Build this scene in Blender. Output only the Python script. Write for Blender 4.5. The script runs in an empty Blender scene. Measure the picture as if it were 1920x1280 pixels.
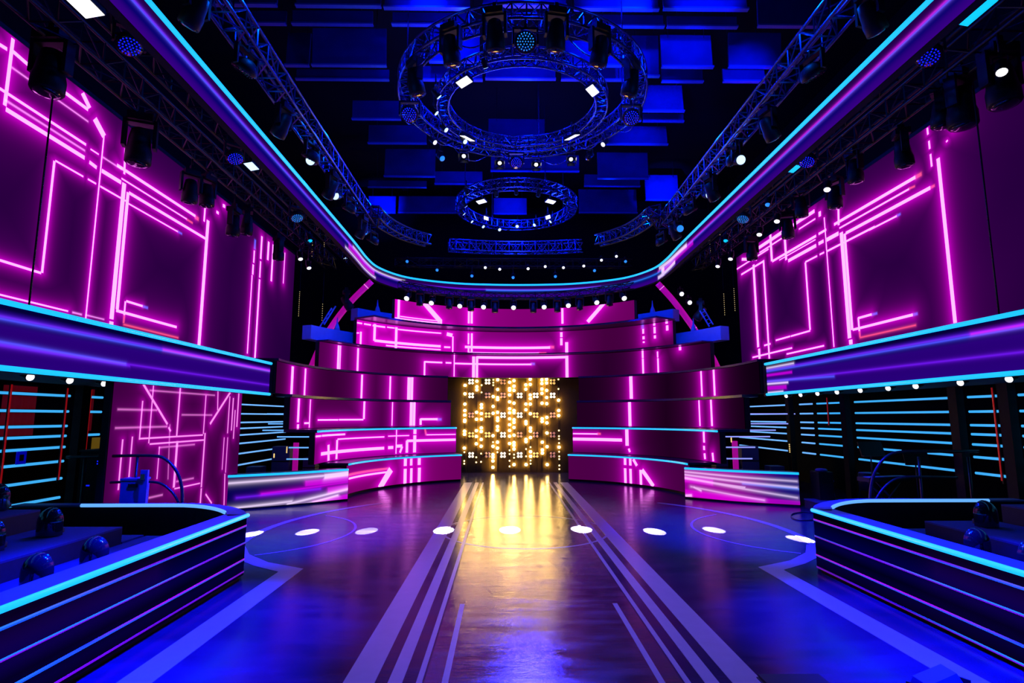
import bpy, math, random
from mathutils import Matrix, Vector

# ------------------------------------------------------------------ camera, world, light, exposure
SC = bpy.context.scene
COL = SC.collection
PI = math.pi
F, CX, CH = 1066.7, -0.38, 2.0                 # focal length in px of the 1920 px frame, camera x, camera height
YAW, PITCH = math.atan(15 / F), math.atan(142 / F)
cam_data = bpy.data.cameras.new('camera')
cam_data.sensor_width = 36.0
cam_data.lens = 36.0 * F / 1920
cam_data.clip_end = 200
cam = bpy.data.objects.new('camera', cam_data)
cam.location = (CX, 0, CH)
cam.rotation_euler = (PI / 2 + PITCH, 0, -YAW)
COL.objects.link(cam)
SC.camera = cam

SC.view_settings.view_transform = 'Standard'
SC.view_settings.look = 'None'
SC.view_settings.exposure = 0.0
SC.view_settings.gamma = 1.0
SC.view_settings.use_curve_mapping = False
try:
    SC.cycles.use_denoising = True
    SC.cycles.max_bounces = 6
    SC.cycles.diffuse_bounces = 3
    SC.cycles.glossy_bounces = 4
    SC.cycles.transmission_bounces = 4
    SC.cycles.sample_clamp_indirect = 6.0
    SC.cycles.caustics_reflective = False
    SC.cycles.caustics_refractive = False
except Exception:
    pass

world = bpy.data.worlds.new('studio_dark')
SC.world = world
world.use_nodes = True
world.node_tree.nodes['Background'].inputs['Color'].default_value = (0.02, 0.02, 0.5, 1)
world.node_tree.nodes['Background'].inputs['Strength'].default_value = 0.002


def lamp_light(name, kind, loc, target, color, energy, parent=None, size=45, blend=0.5, radius=0.06):
    d = bpy.data.lights.new(name, kind)
    d.color = color
    d.energy = energy
    if kind == 'SPOT':
        d.spot_size = math.radians(size)
        d.spot_blend = blend
    if kind in ('SPOT', 'POINT'):
        d.shadow_soft_size = radius
    o = bpy.data.objects.new(name, d)
    o.location = loc
    if target is not None:
        o.rotation_euler = (Vector(target) - Vector(loc)).to_track_quat('-Z', 'Y').to_euler()
    COL.objects.link(o)
    return o


BLUE = (0.02, 0.05, 1.0)
# blue wash lights of the rig that colour the floor beside the two audience boxes
for s, x in ((-1, -3.0), (1, 3.0)):
    lamp_light('floor_wash', 'SPOT', (s * 1.9, 7.4, 7.3), (s * 3.5, 5.6, 0), (0.0, 0.004, 1.0), 36000, size=30, blend=0.9)
    lamp_light('floor_wash', 'SPOT', (s * 1.7, 4.6, 7.3), (s * 3.3, 3.8, 0), (0.0, 0.004, 1.0), 36000, size=30, blend=0.9)
    lamp_light('box_wash', 'SPOT', (s * 4.2, 11.0, 6.8), (s * 5.2, 6.6, 0.6), (0.0, 0.01, 1.0), 2600 if s < 0 else 900, size=40, blend=0.8)
    lamp_light('wing_wash', 'SPOT', (s * 2.6, 8.4, 6.9), (s * 4.2, 10.5, 0.0), (0.01, 0.004, 1.0), 22000, size=46, blend=0.8)
    lamp_light('beam_wash', 'SPOT', (s * 3.6, 13.0, 6.3), (s * 5.7, 17.2, 4.7), (0.01, 0.09, 1.0), 1500, size=24, blend=0.7)
    lamp_light('beam_wash', 'SPOT', (s * 3.0, 13.5, 6.3), (s * 4.4, 18.1, 5.5), (0.01, 0.09, 1.0), 1100, size=20, blend=0.7)
    lamp_light('rear_wash', 'SPOT', (s * 3.5, 18.2, 6.0), (s * 7.0, 18.6, 1.0), (0.0, 0.01, 1.0), 5000, size=50, blend=0.9)
lamp_light('added_case_spot', 'SPOT', (-3.6, 7.2, 5.2), (-5.7, 9.3, 0.9), (0.0, 0.01, 1.0), 2500, size=22, blend=0.6)  # added spot without a fixture, brightens the blue case
# blue light inside the two lighting rings, falling on trusses and ceiling panels
for (x, y, z, e) in ((-1.2, 10.4, 9.5, 70), (1.3, 10.2, 9.5, 90), (1.9, 11.9, 9.45, 60), (-1.9, 12.2, 9.45, 45), (0.2, 13.6, 9.5, 40), (0.1, 8.9, 9.6, 60),
                     (-1.4, 17.6, 9.1, 70), (1.4, 17.6, 9.1, 70), (0, 19.6, 9.1, 60), (-3.3, 14.5, 9.2, 12), (3.3, 14.5, 9.2, 22), (3.4, 19.5, 9.4, 30), (-3.4, 21.0, 9.4, 22)):
    lamp_light('ring_glow', 'POINT', (x, y, z), None, (0.0, 0.016, 1.0), e * 3, radius=0.12)
lamp_light('floor_wash', 'SPOT', (0, 8.0, 7.3), (0, 6.0, 0), (0.26, 0.2, 1.0), 2600, size=80, blend=1.0)
for s in (-1, 1):
    for y in (7.5, 11.5, 15.5):
        lamp_light('truss_glow', 'POINT', (s * 3.55, y, 7.9), None, (0.0, 0.12, 1.0), 90, radius=0.05)
lamp_light('truss_glow', 'POINT', (0, 17.2, 7.6), None, (0.03, 0.05, 1.0), 420, radius=0.35)
lamp_light('truss_glow', 'POINT', (-2.4, 17.2, 7.6), None, (0.0, 0.04, 1.0), 80, radius=0.1)
lamp_light('truss_glow', 'POINT', (2.4, 17.2, 7.6), None, (0.0, 0.04, 1.0), 80, radius=0.1)

# two blue floods behind the far truss that shine back along the walkway
lamp_light('walkway_flood', 'SPOT', (0.35, 17.9, 8.35), (0.3, 5.0, 0), (0.02, 0.02, 1.0), 2600, size=40, blend=0.8, radius=0.45)
lamp_light('walkway_flood', 'SPOT', (0.45, 17.4, 7.15), (0.4, 6.0, 0), (0.04, 0.03, 1.0), 3600, size=40, blend=0.8, radius=0.35)


# ------------------------------------------------------------------ where a point of the frame lies in the room
def _ray(px, py):
    u, v = (px - 960) / F, (640 - py) / F
    f = (math.sin(YAW) * math.cos(PITCH), math.cos(YAW) * math.cos(PITCH), math.sin(PITCH))
    r = (math.cos(YAW), -math.sin(YAW), 0)
    p = (-math.sin(YAW) * math.sin(PITCH), -math.cos(YAW) * math.sin(PITCH), math.cos(PITCH))
    return [f[i] + u * r[i] + v * p[i] for i in range(3)]


def at_z(px, py, z):
    d = _ray(px, py)
    t = (z - CH) / d[2]
    return Vector((CX + d[0] * t, d[1] * t, z))


def at_y(px, py, y):
    d = _ray(px, py)
    t = y / d[1]
    return Vector((CX + d[0] * t, y, CH + d[2] * t))


def at_x(px, py, x):
    d = _ray(px, py)
    t = (x - CX) / d[0]
    return Vector((x, d[1] * t, CH + d[2] * t))


YC = 14.4                                       # centre of the round stage front


def at_cyl(px, py, R):
    d = _ray(px, py)
    ox, oy = CX, -YC
    a = d[0] ** 2 + d[1] ** 2
    b = 2 * (ox * d[0] + oy * d[1])
    c = ox * ox + oy * oy - R * R
    t = (-b + math.sqrt(b * b - 4 * a * c)) / (2 * a)
    return Vector((CX + d[0] * t, d[1] * t, CH + d[2] * t))


# ------------------------------------------------------------------ materials
def mat(name, color, rough=0.5, metal=0.0, spec=0.5, emit=None, strength=1.0, noise=0.0, scale=8.0, coat=0.0, bump=0.0):
    m = bpy.data.materials.new(name)
    m.use_nodes = True
    nt = m.node_tree
    b = nt.nodes['Principled BSDF']
    b.inputs['Base Color'].default_value = (*color, 1)
    b.inputs['Roughness'].default_value = rough
    b.inputs['Metallic'].default_value = metal
    b.inputs['Specular IOR Level'].default_value = spec
    b.inputs['Coat Weight'].default_value = coat
    if emit:
        b.inputs['Emission Color'].default_value = (*emit, 1)
        b.inputs['Emission Strength'].default_value = strength
    if noise:
        tc = nt.nodes.new('ShaderNodeTexCoord')
        n = nt.nodes.new('ShaderNodeTexNoise')
        n.inputs['Scale'].default_value = scale
        n.inputs['Detail'].default_value = 4
        nt.links.new(tc.outputs['Object'], n.inputs['Vector'])
        mx = nt.nodes.new('ShaderNodeMix')
        mx.data_type = 'RGBA'
        mx.inputs[6].default_value = (*[c * (1 - noise) for c in color], 1)
        mx.inputs[7].default_value = (*[min(1, c * (1 + noise)) for c in color], 1)
        nt.links.new(n.outputs['Fac'], mx.inputs[0])
        nt.links.new(mx.outputs[2], b.inputs['Base Color'])
        if bump:
            bp = nt.nodes.new('ShaderNodeBump')
            bp.inputs['Strength'].default_value = bump
            nt.links.new(n.outputs['Fac'], bp.inputs['Height'])
            nt.links.new(bp.outputs['Normal'], b.inputs['Normal'])
    return m


M = {
    'black': mat('black_paint', (0.008, 0.008, 0.010), 0.7, spec=0.2, noise=0.3),
    'wall': mat('black_drape', (0.0014, 0.0014, 0.002), 0.9, spec=0.1, noise=0.4, scale=3),
    'fixture': mat('fixture_black', (0.006, 0.006, 0.008), 0.5, spec=0.25, noise=0.2, scale=20),
    'silver': mat('silver_trim', (0.6, 0.6, 0.65), 0.25, metal=1.0, noise=0.1, scale=30),
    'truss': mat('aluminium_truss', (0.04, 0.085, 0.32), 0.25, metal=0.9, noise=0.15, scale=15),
    'darktruss': mat('black_truss', (0.006, 0.006, 0.010), 0.45, metal=0.4, noise=0.2, scale=15),
    'lens_dark': mat('dark_lens', (0.01, 0.01, 0.02), 0.08, spec=0.8, noise=0.1),
    'pink_rim': mat('pink_lens_rim', (0.25, 0.03, 0.10), 0.35, noise=0.1),
    'white_lamp': mat('white_lamp', (0.9, 0.9, 0.9), 0.4, emit=(1.0, 0.98, 1.0), strength=1.6, noise=0.01),
    'cool_lamp': mat('cool_lamp', (0.8, 0.9, 1.0), 0.4, emit=(0.55, 0.8, 1.0), strength=1.5, noise=0.01),
    'cyan_lamp': mat('cyan_lamp', (0.1, 0.7, 1.0), 0.4, emit=(0.0, 0.62, 1.0), strength=1.0, noise=0.01),
    'blue_lamp': mat('blue_lamp', (0.05, 0.05, 1.0), 0.4, emit=(0.004, 0.01, 1.0), strength=1.3, noise=0.01),
    'sky_lamp': mat('sky_lamp', (0.1, 0.4, 1.0), 0.4, emit=(0.02, 0.28, 0.9), strength=1.0, noise=0.01),
    'cyan_tube': mat('cyan_light_tube', (0.1, 0.6, 0.9), 0.35, emit=(0.010, 0.56, 1.0), strength=1.05, noise=0.01),
    'pale_tube': mat('pale_blue_light_tube', (0.3, 0.5, 0.9), 0.35, emit=(0.14, 0.45, 0.98), strength=1.0, noise=0.01),
    'lilac_tube': mat('lilac_light_tube', (0.4, 0.4, 0.9), 0.35, emit=(0.27, 0.32, 0.95), strength=1.0, noise=0.01),
    'wall_tube': mat('wall_light_tube', (0.1, 0.5, 0.9), 0.35, emit=(0.045, 0.42, 0.88), strength=1.0, noise=0.01),
    'red_strip': mat('red_light_strip', (0.5, 0.02, 0.02), 0.4, emit=(0.30, 0.002, 0.004), strength=0.7, noise=0.01),
    'dim_sign': mat('blue_sign', (0.02, 0.02, 0.3), 0.5, emit=(0.0, 0.0, 0.28), strength=1.0, noise=0.05),
    'red_panel': mat('red_curtain_glow', (0.25, 0.01, 0.015), 0.8, emit=(0.05, 0.0, 0.002), strength=1.0, noise=0.3),  # cloth glows faintly, light put into its own colour
    'pink_tube': mat('pink_light_tube', (0.5, 0.02, 0.3), 0.35, emit=(0.30, 0.0, 0.21), strength=1.0, noise=0.02),
    'pink_hot': mat('pink_tube_joint', (0.6, 0.2, 0.5), 0.35, emit=(0.95, 0.25, 0.75), strength=1.0, noise=0.01),
    'gold_bead': mat('gold_bead', (0.8, 0.5, 0.1), 0.3, emit=(0.9, 0.62, 0.22), strength=1.1, noise=0.01),
    'bulb': mat('warm_bulb', (1, 0.8, 0.4), 0.3, emit=(1.0, 0.60, 0.16), strength=60.0, noise=0.01),
    'bulb_dim': mat('warm_bulb_low', (1, 0.8, 0.4), 0.3, emit=(1.0, 0.66, 0.26), strength=4.0, noise=0.01),
    'blinder_on': mat('blinder_bulb_full', (1, 0.8, 0.6), 0.3, emit=(1.0, 0.80, 0.58), strength=2.2, noise=0.01),
    'blinder_mid': mat('blinder_bulb_half', (0.8, 0.5, 0.2), 0.3, emit=(0.80, 0.42, 0.12), strength=0.9, noise=0.01),
    'blinder_low': mat('blinder_bulb_low', (0.5, 0.3, 0.25), 0.3, emit=(0.22, 0.08, 0.06), strength=0.7, noise=0.01),
    'dish': mat('gold_reflector', (0.20, 0.11, 0.02), 0.6, metal=0.2, noise=0.1, scale=40),
    'bulbwall': mat('bronze_panel', (0.065, 0.04, 0.006), 0.5, spec=0.25, noise=0.35, scale=25),
    'beam': mat('beam_blue_light_tint', (0.05, 0.13, 0.45), 0.6, noise=0.15, scale=6),  # blue light put into the colour of beams and ladders
    'ledge': mat('glossy_ledge', (0.012, 0.006, 0.05), 0.3, spec=0.3, noise=0.2),
    'railtop': mat('rail_top_laminate', (0.05, 0.09, 0.30), 0.45, noise=0.1, scale=12),
    'desk': mat('dark_glossy_panel', (0.004, 0.005, 0.02), 0.4, spec=0.2, noise=0.2, scale=5),
    'riser': mat('riser_carpet', (0.03, 0.04, 0.13), 0.85, noise=0.3, scale=40, bump=0.2),
    'riserface': mat('riser_face', (0.015, 0.015, 0.025), 0.8, noise=0.3, scale=20),
    'chair': mat('smoked_acrylic', (0.012, 0.016, 0.03), 0.12, spec=0.8, noise=0.2, coat=0.6),
    'chairbase': mat('chair_base', (0.05, 0.05, 0.07), 0.3, metal=0.7, noise=0.1),
    'rail': mat('handrail_paint', (0.006, 0.007, 0.02), 0.3, spec=0.6, noise=0.1),
    'box': mat('box_blue_light_tint', (0.05, 0.06, 0.38), 0.5, noise=0.1),  # blue light put into the colour of cases and stool
    'panel': mat('ceiling_panel_lacquer', (0.002, 0.010, 0.09), 0.32, spec=0.3, noise=0.7, scale=1.6),
    'panel_lit_edge': mat('ceiling_panel_lit_edge', (0.006, 0.03, 0.22), 0.4, spec=0.4, noise=0.2),  # lighter than the board, paints its lit lower edge
    'cable': mat('black_cable', (0.01, 0.01, 0.012), 0.5, noise=0.1),
    'amber': mat('amber_door', (0.30, 0.17, 0.03), 0.6, emit=(0.09, 0.05, 0.003), strength=1.0, noise=0.4, scale=4),  # door leaf glows faintly, amber light put into its colour
    'paint': mat('floor_stripe_paint', (0.20, 0.19, 0.25), 0.28, spec=0.4, noise=0.12, scale=7),
}


def floor_material(name, lo, hi, r0, r1, spec, bump, stretch, fine, scratch=0.0):
    m = bpy.data.materials.new(name)
    m.use_nodes = True
    nt = m.node_tree
    N = nt.nodes.new
    L = nt.links.new
    b = nt.nodes['Principled BSDF']
    tc = N('ShaderNodeTexCoord')
    mp = N('ShaderNodeMapping')
    mp.inputs['Scale'].default_value = stretch
    L(tc.outputs['Object'], mp.inputs['Vector'])
    n1 = N('ShaderNodeTexNoise')
    n1.inputs['Scale'].default_value = 2.2
    n1.inputs['Detail'].default_value = 7
    n1.inputs['Roughness'].default_value = 0.62
    L(mp.outputs[0], n1.inputs['Vector'])
    n2 = N('ShaderNodeTexNoise')
    n2.inputs['Scale'].default_value = fine
    n2.inputs['Detail'].default_value = 6
    n2.inputs['Roughness'].default_value = 0.7
    L(mp.outputs[0], n2.inputs['Vector'])
    cr = N('ShaderNodeValToRGB')
    cr.color_ramp.elements[0].color = (*lo, 1)
    cr.color_ramp.elements[1].color = (*hi, 1)
    cr.color_ramp.elements[0].position = 0.35
    cr.color_ramp.elements[1].position = 0.72
    L(n1.outputs['Fac'], cr.inputs['Fac'])
    L(cr.outputs['Color'], b.inputs['Base Color'])
    mr = N('ShaderNodeMapRange')
    mr.inputs['From Min'].default_value = 0.3
    mr.inputs['From Max'].default_value = 0.7
    mr.inputs['To Min'].default_value = r0
    mr.inputs['To Max'].default_value = r1
    L(n1.outputs['Fac'], mr.inputs['Value'])
    L(mr.outputs[0], b.inputs['Roughness'])
    ad = N('ShaderNodeMath')
    ad.operation = 'MULTIPLY_ADD'
    ad.inputs[1].default_value = 0.5
    L(n2.outputs['Fac'], ad.inputs[0])
    L(n1.outputs['Fac'], ad.inputs[2])
    bp = N('ShaderNodeBump')
    bp.inputs['Strength'].default_value = bump
    bp.inputs['Distance'].default_value = 0.05
    L(ad.outputs[0], bp.inputs['Height'])
    L(bp.outputs['Normal'], b.inputs['Normal'])
    b.inputs['Specular IOR Level'].default_value = spec
    return m


M['floor'] = floor_material('lacquered_floor', (0.007, 0.006, 0.030), (0.013, 0.010, 0.050), 0.13, 0.23, 0.07, 0.05, (0.55, 1.9, 1), 9.0)
M['lane'] = floor_material('glossy_walkway', (0.004, 0.003, 0.020), (0.010, 0.007, 0.040), 0.07, 0.24, 0.55, 0.085, (0.6, 2.4, 1), 13.0)

LINES = {
 't1': [(-4.522, 0.263, 0.326, 0.0924, -132.6, 'm'), (-5.347, 0.443, 0.983, 0.0219, 0, 'm'), (-5.353, 0.538, 0.987, 0.0218, 0, 'r'), (-3.748, 0.673, 0.101, 0.0503, 90, 'm'), (-3.745, 0.262, 0.216, 0.0503, 90, 'm'), (-3.528, 0.668, 0.094, 0.0394, 90, 'm'), (-3.516, 0.261, 0.219, 0.0393, 90, 'm'), (-3.236, 0.668, 0.095, 0.0482, 90, 'm'), (-3.225, 0.256, 0.222, 0.0479, 90, 'm'), (3.668, 0.692, 0.102, 0.0388, 90, 'm'), (3.664, 0.265, 0.215, 0.0388, 90, 'm'), (3.858, 0.688, 0.101, 0.0396, 90, 'm'), (3.859, 0.269, 0.208, 0.0394, 90, 'm'), (4.037, 0.679, 0.105, 0.0389, -53.8, 'm'), (4.238, 0.261, 0.212, 0.041, 90, 'm'), (4.51, 0.272, 0.296, 0.0587, -44.2, 'm')],
 't2': [(-6.094, 1.081, 1.487, 0.0371, 0, 'm'), (-4.351, 1.087, 0.092, 0.04, 0, 'm'), (-4.03, 1.12, 0.11, 0.0405, 0, 'm'), (-3.957, 1.012, 0.095, 0.0297, -112.8, 'm'), (-5.63, 1.414, 1.02, 0.0152, 0, 'm'), (-4.065, 1.433, 0.391, 0.0122, 0, 'm'), (-7.84, 1.533, 0.204, 0.0199, 0, 'm'), (-6.934, 1.536, 0.647, 0.0211, 0, 'm'), (-7.117, 1.085, 0.2, 0.0538, -84.6, 'm'), (-6.671, 1.143, 0.247, 0.0415, 90, 'm'), (-4.144, 1.254, 0.356, 0.0151, 90, 'm'), (-3.463, 1.549, 0.067, 0.0484, 90, 'm'), (-3.463, 1.171, 0.261, 0.0484, 90, 'm'), (-3.743, 1.093, 0.18, 0.0391, 90, 'm'), (-2.887, 1.268, 0.86, 0.0339, 0, 'm'), (-2.534, 1.442, 0.504, 0.0129, 0, 'm'), (-3.078, 1.526, 0.087, 0.0188, -76.1, 'r'), (2.375, 1.463, 0.418, 0.0173, 0, 'm'), (2.848, 1.469, 0.056, 0.0213, 0, 'r'), (2.803, 1.288, 0.849, 0.0426, 0, 'm'), (3.838, 1.392, 0.268, 0.0531, 90, 'm'), (3.912, 0.98, 0.051, 0.0291, -69.8, 'm'), (7.015, 1.488, 0.147, 0.0417, 90, 'm'), (7.001, 1.194, 0.049, 0.0417, 90, 'm'), (7.019, 0.98, 0.069, 0.0419, -83.5, 'm'), (7.465, 0.989, 0.101, 0.0472, -82.7, 'm')],
 't3': [(-8.53, 2.173, 0.295, 0.0571, 90, 'm'), (-8.516, 1.767, 0.05, 0.0565, 90, 'm'), (-7.88, 2.1, 0.367, 0.021, 90, 'm'), (-8.02, 1.846, 0.135, 0.0209, 0, 'm'), (-6.999, 1.926, 0.463, 0.0186, 0, 'm'), (-6, 1.929, 0.5, 0.0197, 0, 'm'), (-5.476, 2.215, 0.263, 0.0319, 90, 'm'), (-4.386, 2.107, 0.369, 0.0151, 90, 'm'), (-3.683, 2.109, 0.378, 0.0489, 90, 'm'), (-3.575, 2.11, 0.38, 0.039, 90, 'm'), (-3.332, 1.851, 0.096, 0.0339, 90, 'm'), (-3.032, 1.936, 0.301, 0.031, 0, 'm'), (-2.664, 1.929, 0.067, 0.0223, 0, 'b'), (4.066, 2.117, 0.393, 0.0486, 90, 'm'), (6.764, 2.131, 0.374, 0.0226, 90, 'm'), (7.287, 2.135, 0.371, 0.0359, 90, 'm')],
 't4': [(-8.812, 2.941, 0.366, 0.0618, 90, 'm'), (-8.114, 2.942, 0.369, 0.0337, 90, 'm'), (-5.625, 2.944, 0.369, 0.0318, 90, 'm'), (-4.524, 2.953, 0.368, 0.0253, 90, 'm'), (-3.818, 2.951, 0.369, 0.0545, 90, 'm'), (-3.707, 2.954, 0.37, 0.0395, 90, 'm'), (4.183, 2.984, 0.371, 0.0541, 90, 'm'), (6.913, 2.99, 0.368, 0.0278, 90, 'm'), (7.455, 2.99, 0.373, 0.0351, 90, 'm')],
 't5': [(-6.66, 3.825, 0.385, 0.0381, 90, 'm'), (-6.58, 3.829, 0.383, 0.0163, 90, 'm'), (-5.875, 3.817, 0.384, 0.0316, 90, 'm'), (-3.316, 3.679, 0.263, 0.0249, 90, 'm'), (-2.993, 3.932, 0.328, 0.0237, 0, 'm'), (-2.427, 3.933, 0.099, 0.024, 0, 'm'), (-0.796, 3.92, 1.413, 0.0245, 0, 'm'), (0.676, 3.938, 0.059, 0.0245, 0, 'b'), (-2.216, 3.84, 0.389, 0.0148, 90, 'm'), (-1.499, 3.811, 0.374, 0.0491, 90, 'm'), (-1.375, 3.813, 0.374, 0.0393, 90, 'm'), (0.244, 4.164, 1.628, 0.0394, 0, 'm'), (1.927, 3.82, 0.387, 0.049, 90, 'm'), (4.744, 4.116, 0.127, 0.0302, 90, 'm'), (4.745, 3.713, 0.249, 0.0301, 90, 'm'), (5.309, 4.064, 0.098, 0.0203, 90, 'm'), (5.315, 3.693, 0.241, 0.0254, 90, 'm'), (6.18, 4.192, 0.056, 0.0417, 90, 'm')],
 't6': [(-5.818, 4.968, 0.1, 0.0215, 0, 'm'), (-5.503, 4.967, 0.137, 0.0219, 0, 'm'), (-5.051, 4.961, 0.24, 0.0223, 0, 'm'), (-4.585, 4.971, 0.144, 0.0182, 0, 'm'), (-3.505, 4.941, 0.812, 0.0187, 0, 'm'), (-5.212, 4.741, 0.271, 0.0419, 90, 'm'), (-3.953, 4.475, 1.249, 0.0367, 0, 'm'), (-4.375, 4.621, 0.38, 0.0408, 90, 'm'), (-3.532, 4.236, 0.832, 0.0278, 0, 'm'), (-3.726, 4.357, 1.024, 0.0184, 0, 'm'), (-5.753, 4.464, 0.229, 0.032, 90, 'm'), (-5.875, 4.644, 0.043, 0.0169, 7, 'm'), (-2.376, 4.908, 0.1, 0.058, -10.5, 'm'), (-2.253, 4.569, 0.28, 0.0196, 90, 'm'), (-2.458, 4.456, 0.108, 0.0238, 0, 'm'), (-2.454, 4.223, 0.108, 0.0237, 0, 'm'), (-1.936, 4.219, 0.293, 0.0191, 0, 'm'), (-1.678, 4.793, 0.193, 0.0244, 90, 'm'), (-1.674, 4.407, 0.135, 0.0244, 90, 'm'), (-1.559, 4.633, 0.358, 0.0293, 90, 'm'), (-0.259, 4.495, 1.542, 0.039, 0, 'm'), (1.351, 4.504, 0.068, 0.0291, 0, 'r'), (-0.394, 4.287, 1.269, 0.0292, 0, 'm'), (1.01, 4.296, 0.135, 0.0194, 0, 'r'), (1.705, 4.948, 0.083, 0.0389, 90, 'm'), (1.702, 4.694, 0.123, 0.0389, 90, 'm'), (1.895, 4.452, 0.211, 0.0485, 90, 'm'), (4.719, 5.02, 0.063, 0.0304, 90, 'b'), (4.733, 4.85, 0.075, 0.0303, 90, 'm'), (4.74, 4.629, 0.046, 0.0353, 90, 'm'), (4.741, 4.482, 0.022, 0.0303, 90, 'm'), (5.162, 5.04, 0.044, 0.0359, 90, 'm'), (5.169, 4.84, 0.102, 0.0358, 90, 'm'), (5.172, 4.616, 0.047, 0.0358, 90, 'm'), (5.644, 5.038, 0.038, 0.0417, 90, 'm'), (5.657, 4.856, 0.078, 0.0417, 90, 'm')],
 't7': [(-4.218, 5.465, 0.369, 0.0411, 90, 'm'), (-3.494, 5.138, 0.85, 0.0452, 0, 'm'), (-3.437, 5.242, 0.714, 0.0136, 0, 'm'), (-2.957, 5.519, 0.401, 0.0791, -43.7, 'm'), (-2.635, 5.199, 0.092, 0.0388, 90, 'm'), (-2.431, 5.051, 0.077, 0.0276, 0, 'm'), (-1.632, 5.445, 0.216, 0.0286, 90, 'm'), (-1.528, 5.45, 0.216, 0.0333, 90, 'm'), (-1.629, 5.102, 0.014, 0.0285, 90, 'm'), (-1.524, 5.107, 0.014, 0.0285, 90, 'm'), (1.676, 5.494, 0.267, 0.0331, 90, 'm'), (2.891, 5.544, 0.443, 0.0588, -135.4, 'm'), (2.401, 5.098, 0.019, 0.0277, 0, 'm')],
 'sl': [(8.232, 7.263, 0.55, 0.0267, 90, 'm'), (8.093, 7.579, 0.06, 0.0238, 6.2, 'm'), (8.463, 7.596, 0.201, 0.0272, -6.1, 'm'), (9.503, 7.578, 0.361, 0.028, 0, 'm'), (9.802, 7.714, 0.128, 0.0451, -40.1, 'm'), (9.083, 7.361, 0.814, 0.0082, 0, 'm'), (9.012, 6.918, 0.892, 0.0209, 0, 'm'), (9.062, 6.797, 0.83, 0.0104, 0, 'm'), (9.082, 6.665, 0.82, 0.0315, 0, 'm'), (10.132, 6.892, 0.104, 0.0115, 0, 'm'), (10.125, 6.633, 0.092, 0.0302, -6.2, 'm'), (10.631, 6.625, 0.271, 0.0353, 0, 'm'), (10.617, 6.891, 0.264, 0.0089, 0, 'm'), (12.179, 6.916, 1.429, 0.0279, 0, 'm'), (13.681, 6.89, 0.074, 0.0304, 0, 'r'), (12.079, 6.711, 1.172, 0.0136, 0, 'm'), (13.382, 6.705, 0.13, 0.0151, 0, 'r'), (12.664, 6.515, 1.502, 0.0279, 0, 'm'), (12.026, 6.292, 0.9, 0.0132, 0, 'm'), (13.014, 6.295, 0.088, 0.0139, 0, 'b'), (10.19, 7.401, 0.167, 0.0615, -36.2, 'm'), (10.324, 5.537, 1.765, 0.0134, 90, 'm'), (9.597, 6.315, 0.321, 0.0133, 0, 'm'), (10.141, 6.318, 0.103, 0.0139, 0, 'm'), (10.74, 6.315, 0.383, 0.0149, 0, 'm'), (9.257, 5.33, 0.967, 0.0215, 90, 'm'), (8.854, 4.351, 0.384, 0.0173, 0, 'm'), (10.953, 7.089, 0.257, 0.0236, -85.8, 'm'), (10.996, 5.269, 1.378, 0.053, 90, 'm'), (11.004, 3.795, 0.042, 0.0521, 90, 'm'), (11.132, 5.308, 1.199, 0.0387, 90, 'm'), (14.022, 7.14, 0.212, 0.0314, 90, 'm'), (14.207, 5.393, 1.622, 0.0628, 90, 'm'), (14.646, 7.392, 0.057, 0.0333, 0, 'm'), (14.954, 7.691, 0.059, 0.0405, 7.1, 'm'), (11.634, 4.321, 0.257, 0.02, 0, 'm'), (11.981, 4.317, 0.09, 0.0176, 0, 'b'), (11.349, 4.172, 0.136, 0.0199, 90, 'm'), (11.354, 3.956, 0.081, 0.0159, 90, 'r'), (12.146, 4.078, 1.038, 0.0233, 0, 'm'), (12.322, 3.841, 0.958, 0.0058, 0, 'r'), (9.216, 3.836, 0.677, 0.011, 0, 'm'), (10.107, 3.835, 0.108, 0.0096, 0, 'm'), (10.557, 3.846, 0.236, 0.005, 0, 'm'), (16.958, 7.237, 0.136, 0.0448, 90, 'b'), (16.946, 6.848, 0.186, 0.0356, 90, 'm'), (16.926, 6.442, 0.151, 0.0443, 90, 'm'), (16.895, 5.068, 1.186, 0.0264, 90, 'm'), (17.412, 7.275, 0.36, 0.0479, 90, 'm'), (17.422, 6.573, 0.255, 0.038, 90, 'm'), (17.427, 5.015, 1.237, 0.0468, 90, 'm'), (17.935, 7.323, 0.298, 0.0605, 90, 'm'), (18.297, 7.026, 0.612, 0.0528, 90, 'm'), (19.299, 7.121, 0.54, 0.0234, 90, 'm')],
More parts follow.
